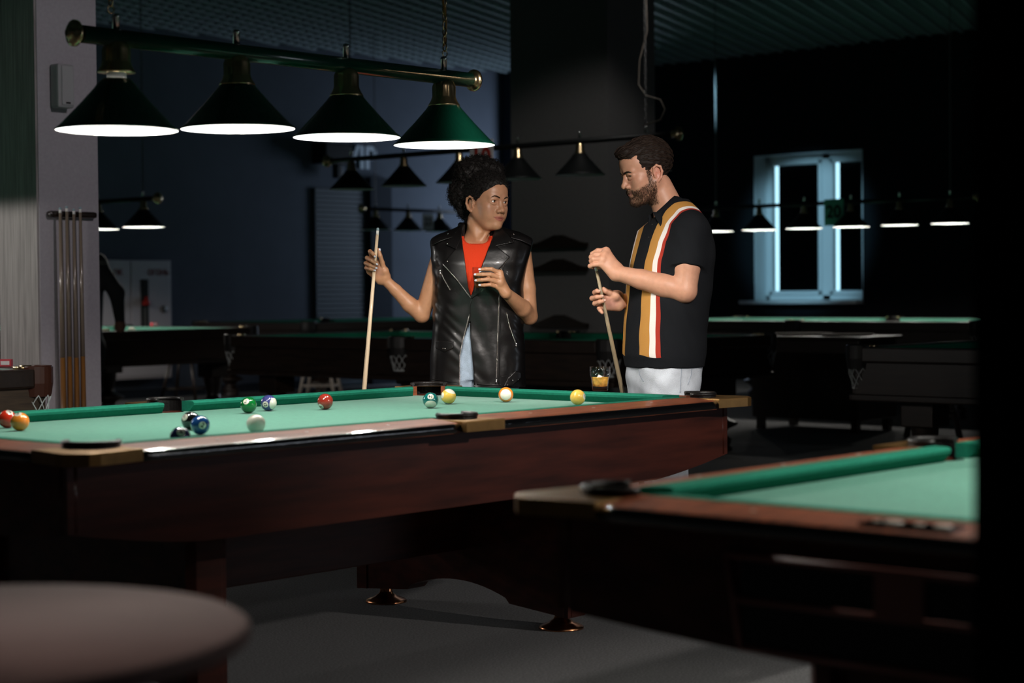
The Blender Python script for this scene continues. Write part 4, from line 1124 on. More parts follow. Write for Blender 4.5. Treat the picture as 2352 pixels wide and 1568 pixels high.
FR.ell(L(1403, 694, .012), (.026, .018, .026), .014)
ALL = Field().add(F).add(FL).add(FR)
hb = (hm.o-np.array([.15, .15, .165]), hm.o+np.array([.15, .15, .15]))
lb_ = bbox(mcpL+pipL+tipL+[wL, L(1364, 610, .08)], .032); rb_ = bbox(mcpR+pipR+tipR+[wR, L(1386, 664, .05)], .032)
vb = bbox([L(1440, 1340, -.2)*np.array([1, 1, 0]), L(1400, 480, .25), L(1640, 700, -.25), L(1360, 640, .2)], .08)
pv = drop_inside(*ALL.mesh(vb[0], vb[1], .0066), [shrink(hb), shrink(rb_), shrink(lb_)])
parts = [pv]+[ALL.mesh(b[0], b[1], h, False) for b, h in ((hb, .0021), (rb_, .0023), (lb_, .0023))]
V, Q = join_nets(parts)
SKM = (.56, .285, .185)
sp = [(L(1403, 692, .02), (.04, .03, .04), (.60, .290, .235)), (hm.o+.02*hm.f, (.14, .14, .15), (.50, .245, .165)), (hm.p(-.015, .083, -.015), (.03, .03, .035), (.56, .24, .17))]
tone = shade_tone(V, SKM, sp); lm = lip_mask(hm, V)[:, None]*.8; tone[:, :3] = tone[:, :3]*(1-lm)+np.array([.36, .13, .105])*lm
def beard_mask(q):
    f, l, u = q[:, 0], np.abs(q[:, 1]), q[:, 2]
    top = -.030-.30*np.clip(f, 0, .1)
    m = np.clip((top-u)/.012, 0, 1)*np.clip((f+.004)/.012, 0, 1)*np.clip((u+.135)/.01, 0, 1)
    sb = (l > .05)*np.clip((.030-f)/.006, 0, 1)*np.clip((f-.006)/.006, 0, 1)*np.clip((.02-u)/.01, 0, 1)*(u > -.05)
    mo = np.clip((-.0530-u)/.003, 0, 1)*(f > .07)*(l < .034)
    lips = np.clip(1-np.maximum(np.abs(u+.071)/.0115, l/.024), 0, 1) > .02
    return np.maximum(np.maximum(m, sb), mo)*np.where(lips & (f > .07), 0, 1)
bm_ = np.zeros(len(V)); inb = np.all((V > hb[0]) & (V < hb[1]), axis=1); bm_[inb] = beard_mask(hm.inv(V[inb]))
w_ = (bm_*.62)[:, None]; tone[:, :3] = tone[:, :3]*(1-w_)+np.array([.10, .055, .036])*w_
np_mesh('body', V, Q, skin_mat('light_tan_skin', SKM, .45), mn.root, {'tone': ('FLOAT_COLOR', tone)})
tree = bvh(*parts[1])
brow(hm, tree, mn.root, [(.012, .0125), (.020, .0150), (.030, .0170), (.040, .0165), (.049, .0110)], [.0034, .0042, .0040, .0032, .0014], M_HAIRM)
hm.eyes(mn.root, nrm(hm.f-.30*hm.u), ('brown', (.05, .022, .011)))
# short beard
rng = np.random.default_rng(5); mb = MB()
BV, BQ = parts[1]; cen_ = BV[BQ].mean(1); nn = np.cross(BV[BQ[:, 1]]-BV[BQ[:, 0]], BV[BQ[:, 3]]-BV[BQ[:, 0]]); nn /= np.linalg.norm(nn, axis=1)[:, None]+1e-12
if np.mean(np.einsum('ij,ij->i', nn, cen_-hm.o)) < 0: nn = -nn
mk = beard_mask(hm.inv(cen_)); cand = np.where(mk > .25)[0]
for i in rng.choice(cand, min(3000, len(cand)), replace=False, p=mk[cand]/mk[cand].sum()):
    n_ = nn[i]; d_ = nrm(n_*.55-hm.u*.75-hm.f*.10+rng.normal(size=3)*.22); ln = .005+.006*rng.random(); c = cen_[i]-n_*.0008
    mb.tube([c, c+d_*ln*.5+n_*.0006, c+d_*ln], [.00050, .00042, .00012], 3, cap=False)
o = mb.build('beard', mat('brown_beard_hair', (.045, .024, .014), .55, spec=.3), mn.root, fix=False); o['label'] = 'short brown full beard'
# swept-back wavy hair
HP = [(.15, .066), (.088, .070), (.064, .058), (.048, .034), (.040, .012), (.034, -.016), (.017, -.020), (.012, .006), (-.004, .019), (-.024, .018), (-.036, .002), (-.041, -.030), (-.058, -.064), (-.15, -.072), (-.2, .25), (.15, .25)]
def mancap(P):
    q = (P-hm.o)@hm.M/hm.k; f, l, u = q[..., 0], q[..., 1], q[..., 2]
    k0 = np.linalg.norm((q-np.array([-.016, 0, .044]))/np.array([.106, .084, .094]), axis=-1); d = (k0-1)*.09
    qf = np.linalg.norm((q-np.array([.062, 0, .092]))/np.array([.046, .052, .026]), axis=-1); d2 = (qf-1)*.03
    t = np.clip(.5+.5*(d-d2)/.02, 0, 1); d = d+(d2-d)*t-.02*t*(1-t)
    d = d+.0022*np.sin(f*150+l*60+3*np.sin(u*70))*np.sin(u*170+f*40)
    return np.maximum(d, poly_sdf(HP, f, u))
lo, hi = hm.o-np.array([.17, .17, .12]), hm.o+np.array([.17, .17, .17])
HV, HQ = Field().fn(mancap, lo, hi, .004).mesh(lo, hi, .0030)
hair = np_mesh('hair', HV, HQ, M_HAIRM, mn.root); hair['label'] = 'dark brown wavy hair swept back'
ht = bvh(HV, HQ); mb = MB()
for i in rng.choice(len(HV), 520, replace=False):
    p_ = Vector(HV[i]); q = hm.inv(np.array(p_))
    if q[2] < -.03: continue
    pts = []; ph = rng.random()*6; dirv = Vector(-hm.f*1.0-hm.u*(.15+.5*max(0, -q[0]*8)))
    for j in range(9):
        hit = ht.find_nearest(p_)
        if hit[0] is None: break
        n_ = hit[1]; out = Vector(np.array(hit[0])-hm.o).normalized()
        if n_.dot(out) < 0: n_ = -n_
        pts.append(hit[0]+n_*.0012); t = dirv-n_*dirv.dot(n_)
        if t.length < 1e-4: break
        t.normalize(); sd = t.cross(n_); p_ = hit[0]+t*.0065+sd*.0026*math.sin(j*1.1+ph)
    if len(pts) > 4: mb.tube(pts, [.0011+.0011*math.sin(PI*j/(len(pts)-1)) for j in range(len(pts))], 4, cap=False)
mb.build('hair_locks', mat('brown_hair_lock', (.020, .0115, .008), .6, spec=.2), hair, fix=False)
# polo shirt
def mrow(py, x0, x1, w_, cyb=0.):
    a, c = L(x0, py, 0), L(x1, py, 0); half = (c[0]-a[0])/2; cen = (a+c)/2; q = cen@MM
    dp = math.sqrt(max(half**2-(w_*.5)**2, .002))/.866
    return (cen[2], q[0], q[1], w_, dp)
RW = [mrow(842, 1440, 1612, .172), mrow(825, 1437, 1615, .178), mrow(815, 1434, 1617, .180), mrow(760, 1436, 1619, .182), mrow(700, 1440, 1625, .190), mrow(640, 1446, 1632, .200), mrow(600, 1452, 1635, .205), mrow(560, 1462, 1634, .205),
      mrow(525, 1470, 1624, .198), mrow(500, 1478, 1611, .180), mrow(482, 1484, 1600, .150), mrow(468, 1492, 1588, .110), mrow(458, 1500, 1580, .080)]
shirt = Stack(RW, 2.25); O0 = np.zeros(3, np.float32)
hem0, hem1 = L(1537, 608, .17), L(1607, 611, .17); hemc = (hem0+hem1)/2
axs = nrm(eL-sL)
CAX = nrm([-.617, 0, .787]).astype(np.float32); CB = L(1527, 480, 0).astype(np.float32)
def polof(P):
    d = shirt.f(0, MM, O0)(P)
    for s_, e2, h_ in ((sL, eL, .60), (sR, eR, .60)):
        a = np.array(s_, np.float32); b = np.array(s_*(1-h_)+e2*h_, np.float32); ba = b-a; L2 = float(ba@ba); q = P-a; t = (q@ba)/L2
        tt = np.clip(t, 0, 1.2); dd = np.linalg.norm(q-tt[..., None]*ba, axis=-1)-(.066+.000*tt); dd = np.maximum(dd, (t-1)*math.sqrt(L2))
        kk = .03; w2 = np.clip(.5+.5*(d-dd)/kk, 0, 1); d = d+(dd-d)*w2-kk*w2*(1-w2)
    nk = P-L(1545, 470, 0); d = np.maximum(d, -np.maximum(np.sqrt(nk[..., 0]**2+nk[..., 1]**2)-.062, -(nk[..., 2]+.045)))
    x, z = P[..., 0], P[..., 2]
    d = np.maximum(d, (P-CB)@CAX)
    z0 = L(1527, 825, 0)[2]
    return d+.0018*np.sin(z*45+6*np.sin(x*16))*np.sin(x*27+z*6)*np.clip((z-z0)*20, 0, 1)
rr = np.linalg.norm
lo = np.array([-.42, -.34, L(1527, 842, 0)[2]-.02]); hi = np.array([.42, .34, L(1527, 455, 0)[2]+.03])
PV, PQ = Field().fn(polof, lo, hi, .001).mesh(lo, hi, .0042)
q = PV@MM; z0 = L(1527, 842, 0)[2]; hemz = L(1527, 815, 0)[2]
dsl = np.linalg.norm(np.cross(PV-np.array(sL), axs), axis=1)
lat = q[:, 0]-np.array(shirt.par(PV[:, 2])[0])
frontness = -(q[:, 1]-np.array(shirt.par(PV[:, 2])[1]))
sleeve = (lat > .150)
m = bpy.data.materials.new('striped_black_knit'); m.use_nodes = True; nt = m.node_tree; b_ = nt.nodes['Principled BSDF']; b_.inputs['Roughness'].default_value = .9; b_.inputs['Specular IOR Level'].default_value = .15
at_ = nt.nodes.new('ShaderNodeAttribute'); at_.attribute_name = 'across'
cr_ = nt.nodes.new('ShaderNodeValToRGB'); cr_.color_ramp.interpolation = 'CONSTANT'; el = cr_.color_ramp.elements
BLK, GLD, WHT, RD = (.0075, .0085, .0105, 1), (.46, .225, .055, 1), (.78, .74, .70, 1), (.36, .035, .022, 1)
stops = [(0, BLK), (.045, GLD), (.096, WHT), (.120, RD), (.137, BLK)]
el[0].position = 0; el[0].color = BLK; el[1].position = .045/.3; el[1].color = GLD
for p_, c_ in stops[2:]: e2 = el.new(p_/.3); e2.color = c_
mr = nt.nodes.new('ShaderNodeMath'); mr.operation = 'MULTIPLY'; mr.inputs[1].default_value = 1/.3
nt.links.new(at_.outputs['Fac'], mr.inputs[0]); nt.links.new(mr.outputs[0], cr_.inputs[0])
tc = nt.nodes.new('ShaderNodeTexCoord'); n_ = nt.nodes.new('ShaderNodeTexNoise'); n_.inputs['Scale'].default_value = 260; nt.links.new(tc.outputs['Object'], n_.inputs['Vector'])
nt.links.new(cr_.outputs[0], b_.inputs['Base Color'])
bp = nt.nodes.new('ShaderNodeBump'); bp.inputs['Strength'].default_value = .2; bp.inputs['Distance'].default_value = .005; nt.links.new(n_.outputs['Fac'], bp.inputs['Height']); nt.links.new(bp.outputs[0], b_.inputs['Normal'])
yy_ = (670-(PV[:, 2]-1.179)*568)
sft = np.interp(yy_, [465, 490, 520, 560, 600, 700, 840], [.060, .022, -.014, -.030, -.028, -.010, 0.])
across = np.where(lat > 0, lat-sft, -lat-.022)
ht_ = hemz+.006*np.sin(lat*40)
mask = np.clip((PV[:, 2]-ht_)/.008+.5, 0, 1)*np.clip((frontness+.05)/.02, 0, 1)*np.clip((.165-np.abs(lat)+np.clip((500-yy_)/300, 0, .06))/.02, 0, 1)
at2 = nt.nodes.new('ShaderNodeAttribute'); at2.attribute_name = 'patterned'
gt = nt.nodes.new('ShaderNodeMath'); gt.operation = 'GREATER_THAN'; gt.inputs[1].default_value = .5; nt.links.new(at2.outputs['Fac'], gt.inputs[0])
mxc = nt.nodes.new('ShaderNodeMix'); mxc.data_type = 'RGBA'; mxc.inputs[6].default_value = BLK
nt.links.new(gt.outputs[0], mxc.inputs[0]); nt.links.new(cr_.outputs[0], mxc.inputs[7]); nt.links.new(mxc.outputs[2], b_.inputs['Base Color'])
polo = np_mesh('polo_shirt', PV, PQ, m, mn.root, {'across': ('FLOAT', across), 'patterned': ('FLOAT', mask)}); polo['label'] = 'black short-sleeved knit polo with gold, white and red stripes'
M_KNIT = mat('black_knit', (.0075, .0085, .0105), .9, bump=(260, .2), spec=.15)
# collar: a band round the neck, open at the throat, with two points
mb = MB(); c0 = L(1528, 489, 0); ax = nrm([-.617, 0, .787]); c1 = c0+ax*.036+np.array([.006, 0, 0]); rings = []
e1 = nrm(mf-ax*np.dot(mf, ax)); e2 = np.cross(ax, e1)
for t in np.linspace(.32, 2*PI-.32, 34):
    dv = e1*math.cos(t)+e2*math.sin(t); fr = max(0, math.cos(t))
    r0, r1 = .090, .069
    base = c0-ax*.008; top = c1-ax*.006*fr
    rings.append([Vector(base+dv*(r0+.006)), Vector(top+dv*(r1+.004)), Vector(top+dv*r1), Vector(base+dv*(r0-.004))])
mb.loft(rings, smooth=True); col = mb.build('collar', M_KNIT, polo)
for sgn in (1, -1):
    a = c1+e1*.066+e2*.012*sgn; bq = c0+e1*.050+e2*.078*sgn-ax*.006; cq = c0+e1*.104+e2*.046*sgn-ax*.030
    n_ = nrm(np.cross(bq-a, cq-a)); n_ = n_ if np.dot(n_, mf) > 0 else -n_
    mb = MB(); mb.loft([[Vector(a+n_*.006), Vector(bq+n_*.006), Vector(cq+n_*.004)], [Vector(a-n_*.002), Vector(bq-n_*.002), Vector(cq-n_*.001)]], smooth=False); mb.build('collar_point', M_KNIT, polo)
for zz in (515, 545):
    zq = L(1460, zz, .1)[2]; cx, cy, w2, dp = [float(v) for v in shirt.par(zq)]
    MB().ball(Vector(np.array([cx, cy-dp-.001, zq])@MM.T), .0045, 10, 0).build('button', M_BLACKW, polo)
# jeans
JR = [mrow(832, 1442, 1610, .168), mrow(870, 1441, 1608, .170), mrow(905, 1445, 1603, .172), mrow(925, 1450, 1600, .172)]
JF = Field(); bx = (np.array([-.33, -.3, L(1527, 930, 0)[2]-.02]), np.array([.33, .3, L(1527, 830, 0)[2]+.02]))
JF.fn(Stack(JR, 2.3).f(-.003, MM, O0), bx[0], bx[1], .01)
for lg in LEG: JF.chain(lg, [.098, .070, .062], .02)
jb = bbox([L(1420, 1312, .2), L(1620, 825, -.2)], .05); jb[0][2] = .045
def fold(P):
    x, z = P[..., 0], P[..., 2]; return np.full(x.shape, 9., np.float32)
JV, JQ = JF.mesh(jb[0], jb[1], .0055)
JV = JV+(np.sin(JV[:, 2]*70+JV[:, 0]*60)*.0022+np.sin(JV[:, 2]*33-JV[:, 0]*52+JV[:, 1]*21)*.0030)[:, None]*nrm(mf+.4*ml)
jn = np_mesh('jeans', JV, JQ, M_DENIMP, mn.root); jn['label'] = 'pale bleached jeans'
jt = bvh(JV, JQ)
def onj(px, py, out=.001):
    a = Vector(L(px, py, .6)); t_ = Vector(L(px, py, -.2)); hit = jt.ray_cast(a, (t_-a).normalized()); return (hit[0]-(t_-a).normalized()*out) if hit[0] is not None else a
for nm, pts in (('side_seam', [(1566, 842), (1564, 870), (1562, 902)]), ('fly_seam', [(1466, 846), (1470, 862), (1478, 876)]), ('pocket_seam', [(1590, 838), (1588, 860), (1580, 884)])):
    MB().tube([onj(*p_) for p_ in line(pts, 6)], .0014, 6).build(nm, mat('denim_seam', (.24, .28, .33), .85), jn)
for lg in LEG:
    a = lg[-1].copy(); a[2] = .05; SF = Field().seg(a-mf*.03, a+mf*.16-np.array([0, 0, .008]), .05, .042, .03)
    bb = bbox([a-mf*.03, a+mf*.16], .07); bb[0][2] = 0.; np_mesh('shoe', *SF.mesh(bb[0], bb[1], .006), M_SHOE, mn.root)
for i in (0, 1, 2): nail(mn.root, np.array(tipR[i])+np.array([.001, -.0085, .002]), np.array(tipR[i])-np.array(dipR[i]), (0, -1, .3), mat('bare_nail', (.62, .40, .33), .3), .010, .009)
# ------------------------------------------------------------------ cues
M_MAPLE = mat('pale_maple', (.72, .56, .38), .42, coat=.3, noise=(9, .10, (8, 8, .4)))
M_MAPLED = mat('brown_maple', (.30, .235, .145), .45, coat=.2, noise=(9, .12, (8, 8, .4)))
M_CHALK = mat('blue_chalked_tip', (.30, .42, .46), .9)
M_BUTT = mat('dark_cue_butt', (.05, .028, .015), .35, coat=.4)
M_BUTT2 = mat('amber_cue_butt', (.17, .072, .018), .3, coat=.5, noise=(6, .3, (8, 8, .4)))
def cue(name, tip, butt, shaft, buttm, frac=.52, rt=.0062, rb=.0145):
    tip, butt = Vector(tip), Vector(butt); ax = butt-tip; ln = ax.length; q = ax.to_track_quat('Z', 'Y')
    T = empty(name); T.location = tip; T.rotation_mode = 'QUATERNION'; T.rotation_quaternion = q
    rr_ = lambda t: rt+(rb-rt)*t
    MB().lathe([(rt, .030), (rr_(.3), ln*.3), (rr_(frac), ln*frac)], 16).build('shaft', shaft, T)
    MB().lathe([(rt*.96, .012), (rt, .030)], 16).build('ferrule', mat('white_ferrule', (.75, .74, .70), .4), T)
    MB().lathe([(rt*.5, .0), (rt*.95, .004), (rt*.96, .012)], 16).build('chalked_tip', M_CHALK, T)
    MB().lathe([(rr_(frac), ln*frac), (rr_(.9), ln*.9), (rb, ln*.97), (rb*1.02, ln*.975)], 16).build('butt', buttm, T)
    MB().lathe([(rb*1.02, ln*.975), (rb*1.02, ln*.992), (rb*.85, ln)], 16).build('bumper', M_BLACKW, T)
    return T
p0 = at(868, 523, wm.D0-.055); p1 = at(837, 888, wm.D0-.055); dz = (p1-p0)/(p0[2]-p1[2]); pb = p0+dz*(p0[2]-.012)
c = cue('pool_cue', p0, pb, M_MAPLE, M_BUTT, .72)
tag(c, 'pale wooden cue held upright in the raised hand of the woman', 'cue')
q0, q1 = at(1367, 606, mn.D0-.088), at(1428, 893, mn.D0+.10)
dq = (q1-q0)/np.linalg.norm(q1-q0); tt_ = min(1.47, (q0[2]-.012)/-dq[2])
c = cue('pool_cue', q0, q0+dq*tt_, M_MAPLED, M_BUTT, .62)
tag(c, 'brownish cue held low in both hands of the man', 'cue')
ck = MB().box((-.011, -.011, -.011), (.011, .011, .011), .002).build('cue_chalk', M_CHALK); ck.location = q0+np.array([-.002, 0, .006])-dq*.006
tag(ck, 'small cube of chalk pinched in the upper hand of the man', 'chalk')

# ------------------------------------------------------------------ whisky tumblers
def thin_glass(name, tint):
    m = bpy.data.materials.new(name); m.use_nodes = True; nt = m.node_tree; nt.nodes.clear()
    o = nt.nodes.new('ShaderNodeOutputMaterial'); t = nt.nodes.new('ShaderNodeBsdfTransparent'); g = nt.nodes.new('ShaderNodeBsdfGlossy'); mx = nt.nodes.new('ShaderNodeMixShader'); fr = nt.nodes.new('ShaderNodeLayerWeight')
    pw_ = nt.nodes.new('ShaderNodeMath'); pw_.operation = 'POWER'; pw_.inputs[1].default_value = 4; ad = nt.nodes.new('ShaderNodeMath'); ad.operation = 'MULTIPLY_ADD'; ad.inputs[1].default_value = .6; ad.inputs[2].default_value = .045
    t.inputs[0].default_value = (*tint, 1); g.inputs['Roughness'].default_value = .06
    nt.links.new(fr.outputs['Facing'], pw_.inputs[0]); nt.links.new(pw_.outputs[0], ad.inputs[0]); nt.links.new(ad.outputs[0], mx.inputs[0])
    nt.links.new(t.outputs[0], mx.inputs[1]); nt.links.new(g.outputs[0], mx.inputs[2]); nt.links.new(mx.outputs[0], o.inputs[0]); return m
M_GLASS = thin_glass('clear_glass', (.95, .96, .96))
M_ICE = mat('ice', (.85, .80, .70), .1, trans=.4, ior=1.31, coat=1.0)
M_WHISKY = mat('amber_whisky', (.80, .42, .070), .08, trans=.15, ior=1.34, noise=(45, .55))
M_DARKDR = mat('dark_drink', (.13, .055, .012), .08, trans=.25, ior=1.34, noise=(55, .4))
def tumbler(name, loc, liquid, h=.092, r=.040, level=.052, ice=True):
    T = empty(name, loc); k = r/.040; s_ = h/.092
    bm_ = MB(); n = 40
    fac = lambda a, z: 1-.045*abs(math.sin(5*a))*(1 if .010 < z < .052 else 0)
    outp = [(.028, 0), (.030, .002), (.0315, .012), (.0345, .040), (.0362, .052), (.0392, .060), (.0398, .075), (.040, .0915), (.0393, .092)]
    inp = [(.0383, .0915), (.0378, .070), (.0365, .058), (.0335, .050), (.0305, .030), (.0285, .016), (.012, .014), (.0005, .014)]
    rings = []
    for r_, z in outp+inp:
        isout = (r_, z) in outp
        rings.append([Vector((r_*k*(fac(2*PI*j/n, z) if isout else 1)*math.cos(2*PI*j/n), r_*k*(fac(2*PI*j/n, z) if isout else 1)*math.sin(2*PI*j/n), z*s_)) for j in range(n)])
    bm_.loft(rings, smooth=True); g = bm_.build('glass', M_GLASS, T)
    lv = level/s_
    lp = [(.0005, .0146), (.012, .0146), (.0281, .0166), (.0301, .030)]
    ri = lambda z: float(np.interp(z, [.016, .030, .050, .058, .070, .0915], [.0285, .0305, .0335, .0365, .0378, .0383]))-.0004
    for z in (.040, .050, .058, .066): 
        if z < lv: lp.append((ri(z), z))
    lp += [(ri(lv), lv), (.0005, lv-.0004)]
    MB().lathe([(r_*k, z*s_) for r_, z in lp], 32, close=True).build('drink', liquid, T)
    if ice:
        for (x, y, z, a) in ((.010, .006, level-.004, .3), (-.010, -.004, level-.002, .9), (.001, -.012, level-.020, 1.7)):
            MB().box((x-.009, y-.009, z-.009), (x+.009, y+.009, z+.009), .003, rot=Matrix.Rotation(a, 3, (.4, .5, .8))).build('ice_cube', M_ICE, T)
    return T
g1 = tumbler('whisky_tumbler', Vector(at(1395, 899, 7.02))*1.0, M_WHISKY)
g1.location = (1.385, -.165, .7990)
tag(g1, 'faceted tumbler of amber drink standing on the end rail', 'glass')
gp = at(1104, 671, wm.D0-.187)
g2 = tumbler('whisky_tumbler', gp, M_DARKDR, h=.106, r=.0345, level=.070, ice=False)
tag(g2, 'tumbler of dark drink held before the red top', 'glass')

# ------------------------------------------------------------------ pool balls
RB = .0286; ZBED = .7615
BCOL = {'yellow': (.80, .50, .085), 'blue': (.012, .065, .23), 'red': (.55, .030, .012), 'violet': (.022, .022, .085), 'orange': (.85, .25, .03), 'green': (.004, .135, .025), 'maroon': (.30, .030, .018), 'black': (.006, .006, .006), 'navy': (.050, .055, .20), 'teal': (.006, .125, .115)}
M_IVORY = mat('ivory_ball', (.74, .72, .62), .12, coat=1.0)
def ball_mat(col): return mat('ball_'+col, BCOL[col], .10, coat=1.0)
def camdir(v):
    """direction given as (right, up, towards camera)"""
    return Vector(nrm(CR*v[0]+CU*v[1]-CF*v[2]))
def cap_mesh(r, ang, n=24, rows=4):
    mb = MB(); mb.lathe([(max(r*math.sin(ang*j/rows), 1e-5), r*math.cos(ang*j/rows)) for j in range(rows+1)], n, close=False); return mb
def pool_ball(label, px, py, col=None, num=None, numdir=None, stripe=None, spin=0., cat='billiard ball'):
    q = CF+CR*(px-W_PX/2)/F_PX-CU*(py-H_PX/2)/F_PX; loc = CAM+q*(ZBED+RB+.0006-CAM[2])/q[2]
    mb = MB(); mb.ball((0, 0, 0), RB, 40)
    ms = [M_IVORY] if col is None else [ball_mat(col), M_IVORY]
    if stripe is not None:
        ax = camdir(stripe)
        for f in mb.bm.faces:
            pass
        mb.bm.free(); mb = MB(); qz = ax.to_track_quat('Z', 'Y').to_matrix().to_4x4(); pr = []; 
        th0 = math.radians(46)
        angs = list(np.linspace(.002, th0, 9))+list(np.linspace(th0+1e-4, PI-th0, 17))+list(np.linspace(PI-th0+1e-4, PI-.002, 9))
        mb.lathe([(RB*math.sin(a), RB*math.cos(a)) for a in angs], 48, mx=qz, close=False)
        for f in mb.bm.faces:
            f.material_index = 1 if abs(f.calc_center_median().normalized().dot(ax)) > math.cos(th0) else 0
    o = mb.build('pool_ball', ms); o.location = loc
    if num is not None:
        d = camdir(numdir); qn = d.to_track_quat('Z', 'Y').to_matrix().to_4x4()
        up = Vector(CU); up = (up-d*up.dot(d)).normalized() if abs(d.dot(Vector(CU))) < .98 else Vector(CR)
        rt_ = up.cross(d).normalized(); R3 = Matrix((rt_, up, d)).transposed() @ Matrix.Rotation(spin, 3, 'Z'); qn = R3.to_4x4()
        mbc = cap_mesh(RB*1.0015, .40); 
        for v in mbc.bm.verts: v.co = qn @ v.co
        disc = mbc.build('number_disc', M_IVORY, o)
        me = text_mesh(num, .0195 if len(num) == 1 else .0155, .0)
        bt = bmesh.new(); bt.from_mesh(me)
        for ax_ in (Vector((1, 0, 0)), Vector((0, 1, 0))):
            for c_ in np.arange(-.012, .0121, .0012):
                bmesh.ops.bisect_plane(bt, geom=bt.verts[:]+bt.edges[:]+bt.faces[:], plane_co=ax_*float(c_), plane_no=ax_)
        bt.to_mesh(me); bt.free()
        for v in me.vertices:
            x, y = v.co.x, v.co.y; z = math.sqrt(max(RB*RB-x*x-y*y, 0)); p_ = Vector((x, y, z)).normalized()*RB*1.005; v.co = qn @ p_
        link('ball_number', me, M_BLK, disc)
    o['group'] = 'pool balls on the green cloth'; tag(o, label, cat); return o
pool_ball('white cue ball near the middle of the cloth', 588, 973)
pool_ball('solid blue ball numbered 2 overlapping the black ball', 460, 976, 'blue', '2', (.40, .02, .9), spin=-.5)
pool_ball('black ball half hidden by the blue ball', 438, 966, 'black', '8', (-.55, .42, .72), spin=.6)
pool_ball('dark violet ball half hidden behind the near rail', 414, 1004, 'violet', '4', (.22, .55, .80), spin=.2)
pool_ball('solid green ball against the far cushion', 571, 930, 'green', '6', (-.20, .50, .84), spin=2.7)
pool_ball('violet and white striped ball numbered 12', 617, 925, 'navy', '12', (-.30, -.17, .93), stripe=(.86, -.12, .5), spin=-1.3)
pool_ball('solid brick red ball alone near the far cushion', 747, 922, 'maroon', '7', (-.5, -.62, .60), spin=2.2)
pool_ball('green and white striped ball before the corner pocket', 989, 919, 'teal', '14', (.05, .52, .85), stripe=(.05, -.72, .69), spin=3.0)
pool_ball('yellow and white striped ball beside the corner pocket', 1030, 910, 'yellow', '9', (-.82, .16, .52), stripe=(.33, .90, .25), spin=1.2)
pool_ball('orange and white striped ball near the end cushion', 1162, 906, 'orange', None, None, stripe=(-.02, .03, 1))
pool_ball('solid yellow ball on the right end of the cloth', 1327, 912, 'yellow', '1', (.88, .12, .42), spin=.3)
pool_ball('solid red ball at the left edge behind the orange ball', 17, 962, 'red', '3', (.35, .80, .40), spin=.4)
pool_ball('solid orange ball at the left edge of the cloth', 46, 968, 'orange', '5', (-.10, .88, .45), spin=.2)

# ------------------------------------------------------------------ things on the pillar and column
sp_ = empty('wall_speaker', (1.60, 3.67, 2.20))
x0 = at(122, 147, 9.6); x1 = at(166, 245, 9.6)
xa = 1.48+.075; 
b0 = MB().box((-.050, -.075, -.115), (.050, -.002, .115), .012).build('speaker_case', mat('grey_plastic', (.30, .30, .30), .6), sp_)
MB().box((-.028, -.080, -.100), (.046, -.074, .105), .004).build('speaker_grille', mat('pale_grey_grille', (.36, .36, .36), .7), sp_)
MB().box((-.006, -.083, -.094), (.022, -.079, -.084), .002).build('maker_badge', M_BLACKW, sp_)
pc = at(145, 197, 9.62); sp_.location = (1.48+(pc[0]-1.48) if False else 1.605, 3.668, pc[2])
tag(sp_, 'small grey wall box high on the lilac pillar', 'wall speaker')
rk = empty('cue_rack', (1.66, 3.668, 1.60)); zr_ = at(158, 491, 9.62)[2]; rk.location = (1.668, 3.668, zr_)
MB().box((-.150, -.040, -.018), (.150, -.002, .018), .016).build('rack_bar', M_DWOOD, rk)
MB().box((-.150, -.075, -zr_+.02), (.150, -.002, -zr_+.06), .008).build('rack_base', M_DWOOD, rk)
tag(rk, 'dark wooden wall bar holding four cues on the pillar', 'cue rack')
names = ['leftmost of the four cues in the pillar rack', 'second from left of the four cues in the pillar rack', 'third from left of the cues in the pillar rack, slightly lower', 'rightmost of the four cues in the pillar rack']
for i, (px, py) in enumerate(((138, 476), (153, 473), (169, 479), (184, 475))):
    tp = at(px, py, 9.5); y_ = 3.668-.055; q = CF+CR*(px-W_PX/2)/F_PX-CU*(py-H_PX/2)/F_PX; t_ = (y_-CAM[1])/q[1]; tp = CAM+q*t_
    c = cue('pool_cue', tp, (tp[0]+.004, y_, .062), mat('grey_maple', (.20, .155, .115), .25, coat=.7), M_BUTT2, .50, .0080, .0190)
    c['group'] = 'cues in the pillar rack'; tag(c, names[i], 'cue')
wr_ = empty('wall_cue_rack', (7.548, 5.2, 1.2))
pr_ = lambda px, py: (lambda q: CAM+q*(7.54-CAM[0])/q[0])(CF+CR*(px-W_PX/2)/F_PX-CU*(py-H_PX/2)/F_PX)
l0, r0_ = pr_(1222, 571), pr_(1350, 571); wr_.location = (7.548, (l0[1]+r0_[1])/2, l0[2]); hw_ = abs(l0[1]-r0_[1])/2
crest = [(-hw_, 0), (hw_, 0), (hw_, .035), (hw_*.75, .045), (hw_*.45, .075), (hw_*.15, .105), (-hw_*.15, .105), (-hw_*.45, .075), (-hw_*.75, .045), (-hw_, .035)]
mxr = Matrix(((0, 0, 1, 0), (1, 0, 0, 0), (0, 1, 0, 0), (0, 0, 0, 1)))
for z in (0, pr_(1285, 624)[2]-l0[2], pr_(1285, 752)[2]-l0[2]): MB().prism(crest, -.03, 0, mx=Matrix.Translation((0, 0, z)) @ mxr).build('rack_rail', M_DWOOD, wr_)
tag(wr_, 'empty dark cue rack with arched rails on the column', 'cue rack')
